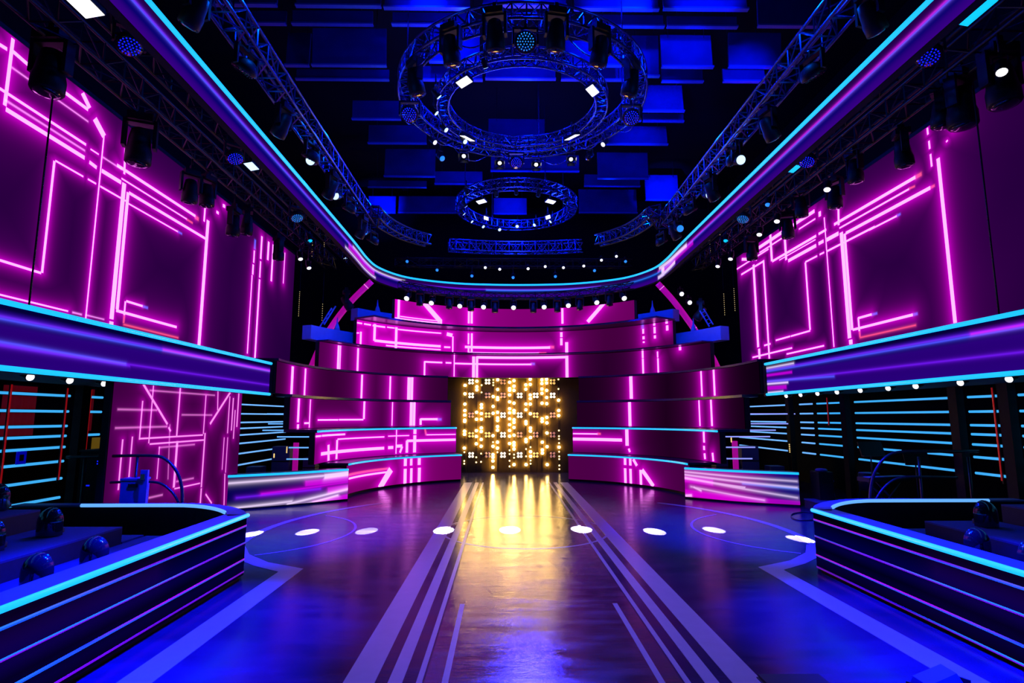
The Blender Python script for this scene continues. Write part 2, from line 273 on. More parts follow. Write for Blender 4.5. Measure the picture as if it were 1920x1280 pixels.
 'sr': [(10.316, 5.349, 1.607, 0.0379, 90, 'm'), (10.503, 7.613, 0.068, 0.0199, 90, 'm'), (10.495, 7.323, 0.082, 0.0204, 90, 'm'), (10.49, 7, 0.127, 0.02, 90, 'm'), (9.869, 7.34, 0.041, 0.0325, 165, 'm'), (10.064, 7.182, 0.021, 0.0132, 164.5, 'm'), (12.383, 6.852, 1.436, 0.0311, 0, 'm'), (10.864, 6.846, 0.083, 0.0253, 0, 'r'), (12.381, 6.684, 1.229, 0.0172, 0, 'm'), (11.068, 6.682, 0.084, 0.012, -175.6, 'r'), (11.977, 6.475, 1.392, 0.0328, 0, 'm'), (10.529, 6.473, 0.056, 0.0174, 0, 'r'), (12.036, 6.259, 0.456, 0.0164, 0, 'm'), (11.521, 6.261, 0.058, 0.0161, 0, 'b'), (13.552, 5.229, 1.324, 0.0639, 90, 'm'), (13.518, 3.802, 0.052, 0.0631, 90, 'm'), (13.423, 5.282, 1.194, 0.0422, 90, 'm'), (15.928, 6.831, 1.256, 0.0307, 0, 'm'), (14.361, 6.84, 0.176, 0.0274, 0, 'm'), (15.456, 6.573, 0.753, 0.0426, 0, 'm'), (14.457, 6.584, 0.115, 0.0393, 0, 'm'), (13.933, 6.569, 0.263, 0.0469, 0, 'm'), (15.726, 6.742, 1.014, 0.0127, 0, 'm'), (14.988, 6.28, 0.299, 0.0202, 0, 'm'), (14.457, 6.282, 0.102, 0.0195, 0, 'm'), (13.267, 6.272, 0.966, 0.0216, 0, 'm'), (15.287, 5.321, 0.946, 0.0339, 90, 'm'), (15.814, 4.347, 0.526, 0.0194, 0, 'm'), (16.828, 4.35, 0.442, 0.0206, 0, 'm'), (17.85, 4.291, 0.215, 0.022, 0, 'm'), (14.229, 5.478, 1.706, 0.0177, 90, 'm'), (18.504, 5.687, 1.392, 0.0687, 90, 'm'), (18.451, 4.066, 0.16, 0.0676, 90, 'm'), (17.768, 5.434, 1.593, 0.0458, 90, 'm'), (17.207, 7.273, 0.42, 0.0611, 90, 'm'), (16.325, 6.979, 0.343, 0.0548, 90, 'm'), (18.647, 6.997, 0.854, 0.0258, 0, 'm'), (18.632, 7.287, 1.248, 0.0207, 0, 'm'), (17.258, 7.528, 0.785, 0.0506, 0, 'm'), (17.224, 7.354, 0.79, 0.0192, 0, 'm'), (18.812, 7.361, 0.599, 0.0452, -164.7, 'm'), (17.648, 3.999, 1.326, 0.0213, 0, 'm'), (15.663, 3.857, 0.993, 0.0188, 0, 'm'), (12.914, 4.324, 0.246, 0.0222, 0, 'm'), (12.571, 4.316, 0.098, 0.0184, 0, 'b'), (13.155, 4.174, 0.154, 0.0249, 90, 'm'), (13.148, 3.946, 0.073, 0.0199, 90, 'r'), (12.391, 4.083, 1.008, 0.0241, 0, 'm'), (11.315, 4.082, 0.068, 0.0194, 0, 'b'), (12.237, 3.858, 0.911, 0.0059, 0, 'r'), (15.238, 7.524, 0.577, 0.0439, 0, 'm'), (15.074, 7.301, 0.426, 0.0167, 0, 'm'), (14.42, 7.352, 0.051, 0.0633, -175.5, 'm'), (13.612, 6.98, 0.206, 0.0339, -84.2, 'm')],
 'col': [(9.982, 2.213, 0.515, 0.0296, -40.8, 'm'), (10.45, 1.786, 0.051, 0.025, -42.1, 'm'), (9.523, 2.122, 0.507, 0.013, 0, 'm'), (9.683, 1.835, 0.685, 0.0132, 0, 'm'), (10.878, 2.453, 1.097, 0.0099, 0, 'm'), (10.691, 2.098, 0.454, 0.0305, 90, 'm'), (11.626, 2.054, 0.383, 0.0206, 90, 'm'), (12.254, 2.206, 0.517, 0.0351, -138.8, 'm'), (11.363, 2.045, 0.555, 0.0104, 0, 'm'), (9.615, 1.952, 0.317, 0.0211, 90, 'm'), (9.873, 2.054, 0.49, 0.0185, 90, 'm'), (10.616, 1.649, 0.994, 0.0168, 0, 'm'), (10.781, 1.548, 0.878, 0.017, 0, 'm'), (10.752, 1.475, 0.579, 0.0098, 0, 'm'), (11.692, 1.152, 0.532, 0.0309, 90, 'm'), (10.725, 1.148, 0.414, 0.0431, 90, 'm'), (10.188, 1.213, 0.274, 0.0156, 90, 'm'), (10.485, 1.385, 0.482, 0.0082, -85.7, 'm'), (9.43, 1.36, 0.327, 0.0202, 90, 'm'), (9.198, 1.264, 0.388, 0.0223, 90, 'm'), (12.115, 2.349, 0.202, 0.0224, -84.7, 'm'), (12.634, 2.055, 0.398, 0.0243, 90, 'm'), (12.802, 2.068, 0.355, 0.0312, 90, 'm'), (13.049, 2.177, 0.388, 0.0325, 90, 'm'), (12.921, 1.843, 0.314, 0.0254, 90, 'm'), (12.5, 1.23, 0.338, 0.0177, 90, 'm'), (12.657, 1.189, 0.374, 0.0181, 90, 'm'), (10.196, 0.645, 0.196, 0.0142, 0, 'm'), (11.19, 0.705, 0.442, 0.0154, 0, 'm'), (11.086, 0.829, 0.295, 0.0126, 0, 'm'), (12.014, 0.354, 0.172, 0.0237, -39.1, 'm'), (11.696, 0.453, 0.143, 0.0303, 90, 'm'), (12.838, 0.361, 0.286, 0.0245, 90, 'm'), (13.069, 0.299, 0.268, 0.0255, 90, 'm'), (12.661, 0.459, 0.332, 0.0237, -85.6, 'm')],
}


def display_mat(name, lines, base, near, wide, spec=0.0, core=(2.1, 0.56, 2.1), k1=11.0, k2=2.2, base2=None, ramp=None, vr=(0, 1), tips=1.0, gain=1.0, noise_scale=0.5, kl=20.0, grad=None):
    """LED wall: straight glowing lines (centre u, v, half length, half width, angle, colour) over a dim ground, from the surface's own metric UV."""
    m = bpy.data.materials.new(name)
    m.use_nodes = True
    nt = m.node_tree
    N, L = nt.nodes.new, nt.links.new
    b = nt.nodes['Principled BSDF']
    b.inputs['Base Color'].default_value = (0.0, 0.0, 0.0, 1)
    b.inputs['Roughness'].default_value = 0.5
    b.inputs['Specular IOR Level'].default_value = spec
    uv = N('ShaderNodeUVMap')

    def vm(op, a, v=None, b2=None):
        n = N('ShaderNodeVectorMath')
        n.operation = op
        L(a, n.inputs[0])
        if v is not None:
            n.inputs[1].default_value = v
        if b2 is not None:
            L(b2, n.inputs[1])
        return n.outputs['Value'] if op in ('LENGTH', 'DOT_PRODUCT') else n.outputs[0]

    def mth(op, a, v=None, b2=None):
        n = N('ShaderNodeMath')
        n.operation = op
        L(a, n.inputs[0])
        if v is not None:
            n.inputs[1].default_value = v
        if b2 is not None:
            L(b2, n.inputs[1])
        return n.outputs[0]

    def field(ls):
        d = None
        for (u, v, hl, hw, ang, c) in ls:
            p = vm('SUBTRACT', uv.outputs[0], (u, v, 0))
            if ang == 90:
                h = (hw, hl, 1)
            else:
                h = (hl, hw, 1)
                if ang:
                    r = N('ShaderNodeVectorRotate')
                    r.rotation_type = 'Z_AXIS'
                    r.inputs['Angle'].default_value = -math.radians(ang)
                    L(p, r.inputs['Vector'])
                    p = r.outputs[0]
            p = vm('ABSOLUTE', p)
            p = vm('SUBTRACT', p, h)
            p = vm('MAXIMUM', p, (0, 0, 0))
            e = vm('LENGTH', p)
            if 0.0105 <= hw < 0.022:
                e = mth('MULTIPLY', e, 1.7)
            d = e if d is None else mth('MINIMUM', d, None, e)
        return d

    def falloff(d, k):
        return mth('EXPONENT', mth('MULTIPLY', d, -k))

    def col(fac, rgb):
        n = N('ShaderNodeVectorMath')
        n.operation = 'SCALE'
        n.inputs[0].default_value = rgb
        L(fac, n.inputs['Scale'])
        return n.outputs[0]

    def add(a, b2):
        return vm('ADD', a, None, b2)

    nz = N('ShaderNodeTexNoise')
    nz.inputs['Scale'].default_value = noise_scale
    nz.inputs['Detail'].default_value = 2
    L(uv.outputs[0], nz.inputs['Vector'])
    if ramp:
        sp = N('ShaderNodeSeparateXYZ')
        L(uv.outputs[0], sp.inputs[0])
        mr = N('ShaderNodeMapRange')
        mr.inputs['From Min'].default_value = vr[0]
        mr.inputs['From Max'].default_value = vr[1]
        L(sp.outputs['Y'], mr.inputs['Value'])
        cr = N('ShaderNodeValToRGB')
        els = cr.color_ramp.elements
        while len(els) < len(ramp):
            els.new(0.5)
        for e, (p, c) in zip(els, ramp):
            e.position = p
            e.color = (*c, 1)
        L(mr.outputs[0], cr.inputs['Fac'])
        total = cr.outputs['Color']
    else:
        mx = N('ShaderNodeMix')
        mx.data_type = 'RGBA'
        mx.inputs[6].default_value = (*base, 1)
        mx.inputs[7].default_value = (*(base2 or base), 1)
        if grad:
            sp = N('ShaderNodeSeparateXYZ')
            L(uv.outputs[0], sp.inputs[0])
            mg = N('ShaderNodeMapRange')
            mg.interpolation_type = 'SMOOTHSTEP'
            mg.inputs['From Min'].default_value = grad[0]
            mg.inputs['From Max'].default_value = grad[1]
            L(sp.outputs['X'], mg.inputs['Value'])
            L(mg.outputs[0], mx.inputs[0])
        else:
            L(nz.outputs['Fac'], mx.inputs[0])
        total = mx.outputs[2]
    main = [l for l in lines if l[5] == 'm' and l[3] >= 0.0105]
    thin = [l for l in lines if l[5] == 'm' and l[3] < 0.0105]
    if thin:
        d = field(thin)
        total = add(total, col(falloff(d, 130.0), (min(core[0], 1.0) * 0.8, core[1] * 0.42, min(core[2], 1.0) * 0.76)))
        total = add(total, col(falloff(d, 7.0), tuple(c * 0.22 for c in near)))
    if main:
        d = field(main)
        total = add(total, col(falloff(d, k2), wide))
        total = add(total, col(falloff(d, k1), near))
        mr = N('ShaderNodeMapRange')
        mr.interpolation_type = 'SMOOTHSTEP'
        mr.inputs['From Min'].default_value = 0.0
        mr.inputs['From Max'].default_value = 0.008
        mr.inputs['To Min'].default_value = 1.0
        mr.inputs['To Max'].default_value = 0.0
        L(d, mr.inputs['Value'])
        total = add(total, col(mr.outputs[0], core))
    for key, rgb in (('r', (0.95, 0.08, 0.10)), ('b', (0.06, 0.10, 0.95)), ('p', (0.17, 0.01, 0.85)), ('c', (0.02, 0.22, 0.95)), ('w', (0.95, 0.75, 1.0)), ('h', (0.62, 0.0, 0.6))):
        ls = [l for l in lines if l[5] == key]
        if ls:
            d = field(ls)
            total = add(total, col(falloff(d, 60.0 if key in 'rb' else kl), tuple(c * tips for c in rgb)))
    L(total, b.inputs['Emission Color'])
    b.inputs['Emission Strength'].default_value = gain
    return m


# ------------------------------------------------------------------ geometry
class MB:
    """collects shapes of ONE part, then links them as one mesh object"""

    def __init__(self):
        self.v, self.f, self.uv = [], [], []

    def add(self, vs, fs, uvs=None):
        n = len(self.v)
        self.v += [tuple(p) for p in vs]
        self.f += [tuple(i + n for i in f) for f in fs]
        if uvs:
            self.uv += uvs
        return self

    def box(self, c, s, rot=None):
        hx, hy, hz = s[0] / 2, s[1] / 2, s[2] / 2
        vs = [Vector((x, y, z)) for x in (-hx, hx) for y in (-hy, hy) for z in (-hz, hz)]
        if rot is not None:
            vs = [rot @ p for p in vs]
        vs = [p + Vector(c) for p in vs]
        return self.add(vs, [(0, 1, 3, 2), (4, 6, 7, 5), (0, 4, 5, 1), (2, 3, 7, 6), (0, 2, 6, 4), (1, 5, 7, 3)])

    def b2(self, x0, x1, y0, y1, z0, z1):
        return self.box(((x0 + x1) / 2, (y0 + y1) / 2, (z0 + z1) / 2), (abs(x1 - x0), abs(y1 - y0), abs(z1 - z0)))

    def tube(self, pts, r, n=8, closed=False, caps=True):
        pts = [Vector(p) for p in pts]
        N = len(pts)
        vs, fs = [], []
        up = None
        for i, p in enumerate(pts):
            if closed:
                t = pts[(i + 1) % N] - pts[i - 1]
            else:
                t = pts[min(i + 1, N - 1)] - pts[max(i - 1, 0)]
            t.normalize()
            if up is None:
                up = Vector((0, 0, 1)) if abs(t.z) < 0.9 else Vector((1, 0, 0))
            a = t.cross(up)
            if a.length < 1e-6:
                a = t.cross(Vector((1, 0, 0)))
            a.normalize()
            b = a.cross(t).normalized()
            up = b
            for k in range(n):
                th = 2 * PI * k / n
                vs.append(p + r * (math.cos(th) * a + math.sin(th) * b))
        for i in range(N if closed else N - 1):
            j = (i + 1) % N
            for k in range(n):
                l = (k + 1) % n
                fs.append((i * n + k, i * n + l, j * n + l, j * n + k))
        if caps and not closed:
            fs.append(tuple(range(n - 1, -1, -1)))
            fs.append(tuple((N - 1) * n + k for k in range(n)))
        return self.add(vs, fs)

    def lathe(self, prof, n=16, mtx=None):
        """profile [(r, z)] about local z"""
        vs, fs = [], []
        for (r, z) in prof:
            for k in range(n):
                th = 2 * PI * k / n
                vs.append(Vector((r * math.cos(th), r * math.sin(th), z)))
        for i in range(len(prof) - 1):
            for k in range(n):
                l = (k + 1) % n
                fs.append((i * n + k, i * n + l, (i + 1) * n + l, (i + 1) * n + k))
        fs.append(tuple(range(n - 1, -1, -1)))
        fs.append(tuple((len(prof) - 1) * n + k for k in range(n)))
        if mtx is not None:
            vs = [mtx @ p for p in vs]
        return self.add(vs, fs)

    def prism(self, poly, z0, z1):
        n = len(poly)
        vs = [(x, y, z0) for x, y in poly] + [(x, y, z1) for x, y in poly]
        fs = [tuple(range(n - 1, -1, -1)), tuple(range(n, 2 * n))]
        fs += [(i, (i + 1) % n, n + (i + 1) % n, n + i) for i in range(n)]
        return self.add(vs, fs)

    def wall(self, path, z0, z1, th):
        """upright slab along a plan path, thickness to the left of travel"""
        P = [Vector((x, y)) for x, y in path]
        off = []
        for i, p in enumerate(P):
            a = (P[i] - P[i - 1]).normalized() if i else None
            b = (P[i + 1] - P[i]).normalized() if i < len(P) - 1 else None
            t = a if b is None else (b if a is None else (a + b).normalized())
            nn = Vector((-t.y, t.x))
            ref = a if a is not None else b
            c = max(0.5, nn.dot(Vector((-ref.y, ref.x))))
            off.append(p + nn * (th / c))
        vs, fs = [], []
        for p, q in zip(P, off):
            vs += [(p.x, p.y, z0), (p.x, p.y, z1), (q.x, q.y, z1), (q.x, q.y, z0)]
        for i in range(len(P) - 1):
            a, b = 4 * i, 4 * i + 4
            for k in range(4):
                l = (k + 1) % 4
                fs.append((a + k, b + k, b + l, a + l))
        fs.append((3, 2, 1, 0))
        e = 4 * (len(P) - 1)
        fs.append((e, e + 1, e + 2, e + 3))
        return self.add(vs, fs)

    def strip(self, path, z0, z1, us=None):
        """one-sided upright display surface along a plan path with metric UV"""
        u = 0.0
        vs, fs, uvs = [], [], []
        U = []
        for i, (x, y) in enumerate(path):
            if i:
                u += math.hypot(x - path[i - 1][0], y - path[i - 1][1])
            U.append(us[i] if us else u)
            vs += [(x, y, z0), (x, y, z1)]
        for i in range(len(path) - 1):
            a = 2 * i
            fs.append((a, a + 2, a + 3, a + 1))
            uvs += [(U[i], z0), (U[i + 1], z0), (U[i + 1], z1), (U[i], z1)]
        return self.add(vs, fs, uvs)

    def mesh(self, name, m=None, smooth=False):
        me = bpy.data.meshes.new(name)
        me.from_pydata(self.v, [], self.f)
        if self.uv:
            l = me.uv_layers.new(name='UVMap')
            for i, c in enumerate(self.uv):
                l.data[i].uv = c
        me.update()
        if m is not None:
            me.materials.append(m)
        if smooth:
            for p in me.polygons:
                p.use_smooth = True
        return me

    def build(self, name, m, parent=None, smooth=False):
        o = bpy.data.objects.new(name, self.mesh(name, m, smooth))
        COL.objects.link(o)
        if parent is not None:
            o.parent = parent
        return o


def tag(o, label=None, cat=None, group=None, kind=None):
    if label:
        o['label'] = label
    if cat:
        o['category'] = cat
    if group:
        o['group'] = group
    if kind:
        o['kind'] = kind
    return o


def thing(name, label, cat, loc=(0, 0, 0), group=None, rz=0.0, mtx=None):
    o = bpy.data.objects.new(name, None)
    o.empty_display_size = 0.1
    if mtx is not None:
        o.matrix_world = mtx
    else:
        o.location = loc
        o.rotation_euler = (0, 0, rz)
    COL.objects.link(o)
    return tag(o, label, cat, group)


def part(parent, name, me):
    o = bpy.data.objects.new(name, me)
    COL.objects.link(o)
    o.parent = parent
    return o


ORD = ['first', 'second', 'third', 'fourth', 'fifth', 'sixth', 'seventh', 'eighth', 'ninth', 'tenth', 'eleventh', 'twelfth', 'thirteenth', 'fourteenth', 'fifteenth', 'sixteenth']
SIDE = {-1: 'left', 1: 'right'}


def arc(R, a0, a1, n=48, cx=0.0, cy=YC):
    """plan points of a ring about the stage centre; angle from the +y axis, in degrees"""
    return [(cx + R * math.sin(math.radians(a0 + (a1 - a0) * i / n)), cy + R * math.cos(math.radians(a0 + (a1 - a0) * i / n))) for i in range(n + 1)]


def smooth_path(pts, n=8):
    P = [Vector(p) for p in pts]
    out = []
    for i in range(len(P) - 1):
        p0, p1, p2, p3 = P[max(i - 1, 0)], P[i], P[i + 1], P[min(i + 2, len(P) - 1)]
        for k in range(n):
            t = k / n
            out.append(0.5 * ((2 * p1) + (p2 - p0) * t + (2 * p0 - 5 * p1 + 4 * p2 - p3) * t * t + (3 * p1 - p0 - 3 * p2 + p3) * t ** 3))
    out.append(P[-1])
    return out



# ------------------------------------------------------------------ the room
floor = tag(MB().b2(-9.2, 9.2, -2, 25.5, -0.2, 0).build('floor', M['floor']), kind='structure')
tag(MB().b2(-9.2, -9.0, -2, 25.5, 0, 11.6).build('wall_left', M['wall']), kind='structure')
tag(MB().b2(9.0, 9.2, -2, 25.5, 0, 11.6).build('wall_right', M['wall']), kind='structure')
tag(MB().b2(-9.2, 9.2, 25.3, 25.5, 0, 11.6).build('wall_back', M['wall']), kind='structure')
tag(MB().b2(-9.2, 9.2, -2, 25.5, 11.6, 11.8).build('ceiling', M['wall']), kind='structure')

# painted lines on the floor, each a thin film of its own
Z0, Z1 = -0.002, 0.003


def film(poly, z=Z1):
    MB().prism(poly, Z0, z).build('floor_stripe', M['paint'], floor)


for s in (-1, 1):
    for a, b_, z in ((1.36, 1.60, Z1), (1.15, 1.26, Z1), (1.00, 1.045, Z1)):
        film([(s * a, 2.5), (s * b_, 2.5), (s * b_, 18.0), (s * a, 18.0)] if s > 0 else [(s * b_, 2.5), (s * a, 2.5), (s * a, 18.0), (s * b_, 18.0)], z)
    film([(s * 0.80, 2.5), (s * 0.85, 2.5), (s * 0.85, 6.47), (s * 0.80, 6.47)], Z1)


def ring_poly(cx, cy, r0, r1, a0, a1, n=48):
    return arc(r1, a0, a1, n, cx, cy) + arc(r0, a1, a0, n, cx, cy)


def ring_film(cx, cy, r0, r1, a0, a1, n=64, z=0.0024):
    o, i_ = arc(r1, a0, a1, n, cx, cy), arc(r0, a0, a1, n, cx, cy)
    m = MB()
    vs = [(x, y, z) for x, y in o] + [(x, y, z) for x, y in i_]
    m.add(vs, [(k, k + 1, n + 2 + k, n + 1 + k) for k in range(n)])
    m.build('floor_stripe', M['paint'], floor)


ring_film(0, 10.52, 1.44, 1.49, 0, 360)
for s in (-1, 1):
    ring_film(s * 5.0, 10.4, 1.93, 1.97, s * -30 if s > 0 else 30, s * -150 if s > 0 else 150)
    ring_film(0, 10.4, 4.60, 4.74, s * 44, s * 112)
    # chevron that points at the stage from the audience box
    tip, inn = (s * 3.05, 7.95), (s * 3.32, 7.80)
    film([(s * 3.05, 2.5), tip, inn, (s * 3.32, 2.5)], 0.0032)
    far_o, far_i = [(s * 3.66, 8.30), (s * 4.12, 8.76), (s * 4.42, 9.30)], [(s * 3.78, 8.12), (s * 4.30, 8.62), (s * 4.66, 9.22)]
    film([tip] + far_o + far_i[::-1] + [inn], 0.0028)

MB().b2(-0.985, 0.985, 2.0, 20.9, -0.01, 0.0016).build('walkway', M['lane'], floor)
# ------------------------------------------------------------------ LED tiers of the round stage front
TIER = {1: (4.38, 0.06, 0.78, 0), 2: (5.0, 0.86, 1.62, 0), 3: (5.65, 1.71, 2.49, 0), 4: (5.9, 2.58, 3.35, 0), 5: (6.4, 3.43, 4.24, 0), 6: (6.1, 4.30, 5.07, 0), 7: (5.35, 5.15, 5.78, 0)}
PINK = dict(near=(0.50, 0.0, 0.44), wide=(0.10, 0.0, 0.09), k1=8.0, k2=2.1)
TMAT = {}
for k in range(1, 8):
    bs = {1: ((0.17, 0.0, 0.12), (0.055, 0, 0.05)), 2: ((0.16, 0, 0.14), (0.012, 0, 0.012)), 3: ((0.055, 0, 0.05), (0.006, 0, 0.006)), 4: ((0.030, 0, 0.028), (0.004, 0, 0.005)),
          5: ((0.06, 0, 0.055), (0.012, 0, 0.014)), 6: ((0.32, 0, 0.26), (0.03, 0, 0.025)), 7: ((0.36, 0, 0.27), (0.13, 0, 0.10))}[k]
    TMAT[k] = display_mat('led_tier_picture_%d' % k, LINES['t%d' % k], bs[0], base2=bs[1], grad=(-TIER[k][0] * 1.1, TIER[k][0] * 0.9), **PINK)
LEVEL = ['', 'lowest', 'second lowest', 'third', 'fourth', 'fifth', 'sixth', 'topmost']


def make_tier(k, a0, a1, label, strip_on=False):
    R, z0, z1, _ = TIER[k]
    t = thing('led_tier', label, 'led screen', (0, 0, 0), 'curved led tiers of the stage')
    n = max(12, int(abs(a1 - a0) / 2.0))
    pa = arc(R, a0, a1, n)
    us = [R * math.radians(a0 + (a1 - a0) * i / n) for i in range(n + 1)]
    MB().strip(pa, z0, z1, us).build('display', TMAT[k], t, True)
    back = [(x * (R + 0.02) / R, YC + (y - YC) * (R + 0.02) / R) for x, y in pa]
    body = back if a1 < a0 else back
    w = MB().wall(body[::-1], z0 - 0.005, z1 + 0.005, -0.13)
    w.build('cabinet', M['black'], t)
    # ledge that joins this tier to the next one up
    nxt = TIER.get(k + 1)
    if nxt:
        r1 = max(nxt[0], R) + 0.12
        r0 = min(nxt[0], R) - 0.035
        o, i_ = arc(r1, a0, a1, n), arc(r0, a0, a1, n)
        m = MB()
        zl, zh = z1 + 0.012, nxt[1] - 0.012
        nn = n + 1
        vs = [(x, y, zl) for x, y in i_] + [(x, y, zl) for x, y in o] + [(x, y, zh) for x, y in i_] + [(x, y, zh) for x, y in o]
        fs = []
        for q in range(n):
            fs += [(q, nn + q, nn + q + 1, q + 1), (2 * nn + q, 2 * nn + q + 1, 3 * nn + q + 1, 3 * nn + q), (q, q + 1, 2 * nn + q + 1, 2 * nn + q), (nn + q, 3 * nn + q, 3 * nn + q + 1, nn + q + 1)]
        fs += [(0, 2 * nn, 3 * nn, nn), (n, nn + n, 3 * nn + n, 2 * nn + n)]
        m.add(vs, fs)
        m.build('ledge', M['ledge'], t)
    if strip_on:
        pts = [(x, y, z1 + 0.03) for x, y in arc(R - 0.05, a0, a1, n)]
        MB().tube(pts, 0.024, 8).build('light_strip', M['cyan_tube'], t, True)
    if k == 1:
        MB().wall([(x, y) for x, y in arc(R + 0.04, a1, a0, n)], 0.0, z0, -0.1).build('plinth', M['black'], t)
    return t


ends = {1: (-85, -23.3, 22.5, 85), 2: (-92.5, -23, 22.3, 91), 3: (-92.3, -22.9, 22.1, 91), 4: (-96, -23.3, 22.2, 95.5)}
for k in (1, 2, 3, 4):
    a, b_, c, d = ends[k]
    make_tier(k, a, b_, '%s curved pink LED tier on the left of the bulb wall' % LEVEL[k], k in (1, 2))
    make_tier(k, c, d, '%s curved pink LED tier on the right of the bulb wall' % LEVEL[k], k in (1, 2))
make_tier(5, -66.9, 66.2, 'fifth LED tier, long curved band directly above the bulb wall')
make_tier(6, -55.7, 55.2, 'sixth LED tier, magenta curved band below the topmost one')
make_tier(7, -46.8, 46, 'topmost and shortest curved magenta LED tier with diagonal lines')

# bare beams, blue light tinted into their colour, that carry on beyond the ends of the two upper tiers
for s in (-1, 1):
    for k, R, a0, a1, z0, z1, w in ((6, 6.5, 53.0, 69.3, 4.29, 4.71, 'lower, longer'), (7, 6.25, 42.0, 54.4, 5.10, 5.48, 'upper, shorter')):
        t = thing('stage_beam', '%s blue lit beam end sticking out at the %s of the tiers' % (w, SIDE[s]), 'beam', group='bare beam ends beside the LED tiers')
        pa = arc(R, s * a0, s * a1, 10)
        MB().wall(pa if s < 0 else pa, z0, z1, 0.32 * -s * -1).build('girder', M['beam'], t)
        p = pa[4]
        MB().lathe([(0.10, 0), (0.07, 0.12), (0.03, 0.22), (0.012, 0.42)], 8, Matrix.Translation((p[0] + s * 0.05, p[1] + 0.12, z1))).build('uplight_cone', M['beam'], t, True)  # cone of a small upright lamp, gives no light itself

# slim pink arches beside the tiers
for s in (-1, 1):
    pts2 = [(697, 527), (660, 563), (628, 603), (603, 645), (588, 678), (570, 722)] if s < 0 else [(1233, 531), (1262, 563), (1292, 603), (1317, 640), (1338, 674), (1356, 715)]
    pts = smooth_path([at_y(x, y, 18.9) for x, y in pts2], 6)
    t = thing('light_arch', 'slim curved pink light tube arching beside the %s end of the tiers' % SIDE[s], 'light tube', group='pink arches beside the stage')
    MB().tube(pts, 0.10, 10).build('tube', M['pink_tube'], t, True)
    for j in (2, 14):
        MB().tube([pts[j], pts[j] + (pts[j + 1] - pts[j]) * 0.18], 0.104, 10).build('joint', M['pink_hot'], t, True)

# ------------------------------------------------------------------ bulb wall in the stage doorway
BY = 21.15
bw = thing('bulb_wall', 'bronze backing panel behind the golden bulbs in the stage doorway', 'wall panel', (0, 0, 0))
for i in range(6):
    x0, x1 = -2.55 + 0.85 * i, -2.55 + 0.85 * (i + 1) - 0.012
    MB().b2(x0, x1, BY + 0.06, BY + 0.2, 0.0, 3.44).build('panel', M['bulbwall'], bw)
MB().b2(-2.55, 2.55, BY + 0.2, BY + 0.3, 0, 3.44).build('frame', M['black'], bw)


def bulb_xy(cx, cy):
    return at_y(800 + cx / 5.82, 680 + cy / 5.82, BY)


BULBS = [
    (420, [245, 338, 450, 520, 570, 625, 640, 745, 780, 930, -975, -1070, -1100]),
    (548, [200, 260, 295, 540, 615, 740, 803, 883, -1030, -1085]),
    (600, [-243, -322, 455, 490, 553, 615, 710, 750, 835, 910, -990, -1080]),
    (727, [-185, -215, -243, 368, 475, 550, 795, -865, 910, 1000, 1030, 1070, 1140]),
    (775, [185, 290, 380, 400, 540, 600, 630, 695, 735, 865, 930, -975]),
    (905, [-165, 212, 280, 300, 350, 425, 500, 545, 610, 675, 738, 800, 880, -955, -995, -1068, -1130]),
    (953, [195, 255, 300, 440, 520, 545, 620, 650, 705, 790, 870, 900, 940, -1000, -1035, 1110]),
    (1082, [240, 288, 450, 512, 640, 665, 835, 860, -940, -1020, 1110]),
    (1130, [180, 235, 350, 390, 450, 555, 710, 745, 815, -920, 970, 1020, -1065, -1100]),
    (1257, [185, 225, 285, 333, 440, 610, 640, 865, 950, 985]),
    (1308, [180, 220, 300, 378, 445, 595, 655, 765, 915, 1110]),
    (1437, [-180, -285, 408, 520, 575, -738, -800, -830, -875, 920, -970, -1020, -1050, -1120, -1160]),
]
mt = Matrix.Rotation(PI / 2, 4, 'X')
ball = MB().lathe([(0.002, -0.05), (0.032, -0.04), (0.049, -0.015), (0.052, 0.0), (0.049, 0.015), (0.032, 0.04), (0.002, 0.05)], 10).mesh('bulb', M['bulb'], True)
ball_s = MB().lathe([(0.002, -0.03), (0.02, -0.024), (0.03, 0.0), (0.02, 0.024), (0.002, 0.03)], 8).mesh('bulb', M['bulb_dim'], True)
dish = MB().lathe([(0.04, 0.0), (0.035, -0.006), (0.03, -0.008), (0.02, -0.009)][::-1], 14, mt).mesh('reflector', M['dish'], True)
for i, (cx, ys) in enumerate(BULBS):
    top = bulb_xy(cx, 150)
    t = thing('bulb_string', '%s vertical string of glowing golden bulbs from the left edge of the doorway' % ORD[i], 'string lights', (top.x, BY, 0), 'golden bulb strings in the doorway')
    MB().b2(-0.010, 0.010, 0.045, 0.058, 0.05, 3.42).build('rail', M['fixture'], t)
    for cy in ys:
        p = bulb_xy(cx, abs(cy))
        b_ = part(t, 'bulb', ball if cy > 0 else ball_s)
        b_.location = (0, 0, p.z)
        if cy > 0:
            r = part(b_, 'socket', dish)
            r.location = (0, 0.050, 0)
BL = {355: 'hllhhh', 570: 'lmhhml', 785: 'mmhlll', 1005: 'hlhhml', 172: 'hhl..m'}
MATL = {'h': M['blinder_on'], 'm': M['blinder_mid'], 'l': M['blinder_low']}
BST = {'h': 'bright white', 'm': 'half lit amber', 'l': 'almost dark'}
lampmesh = {k: MB().lathe([(0.002, -0.012), (0.032, -0.01), (0.046, 0.0), (0.046, 0.02)], 10, mt).mesh('lamp', v, True) for k, v in MATL.items()}
plate = MB().box((0, 0.012, 0), (0.22, 0.03, 0.22)).mesh('plate', M['fixture'])
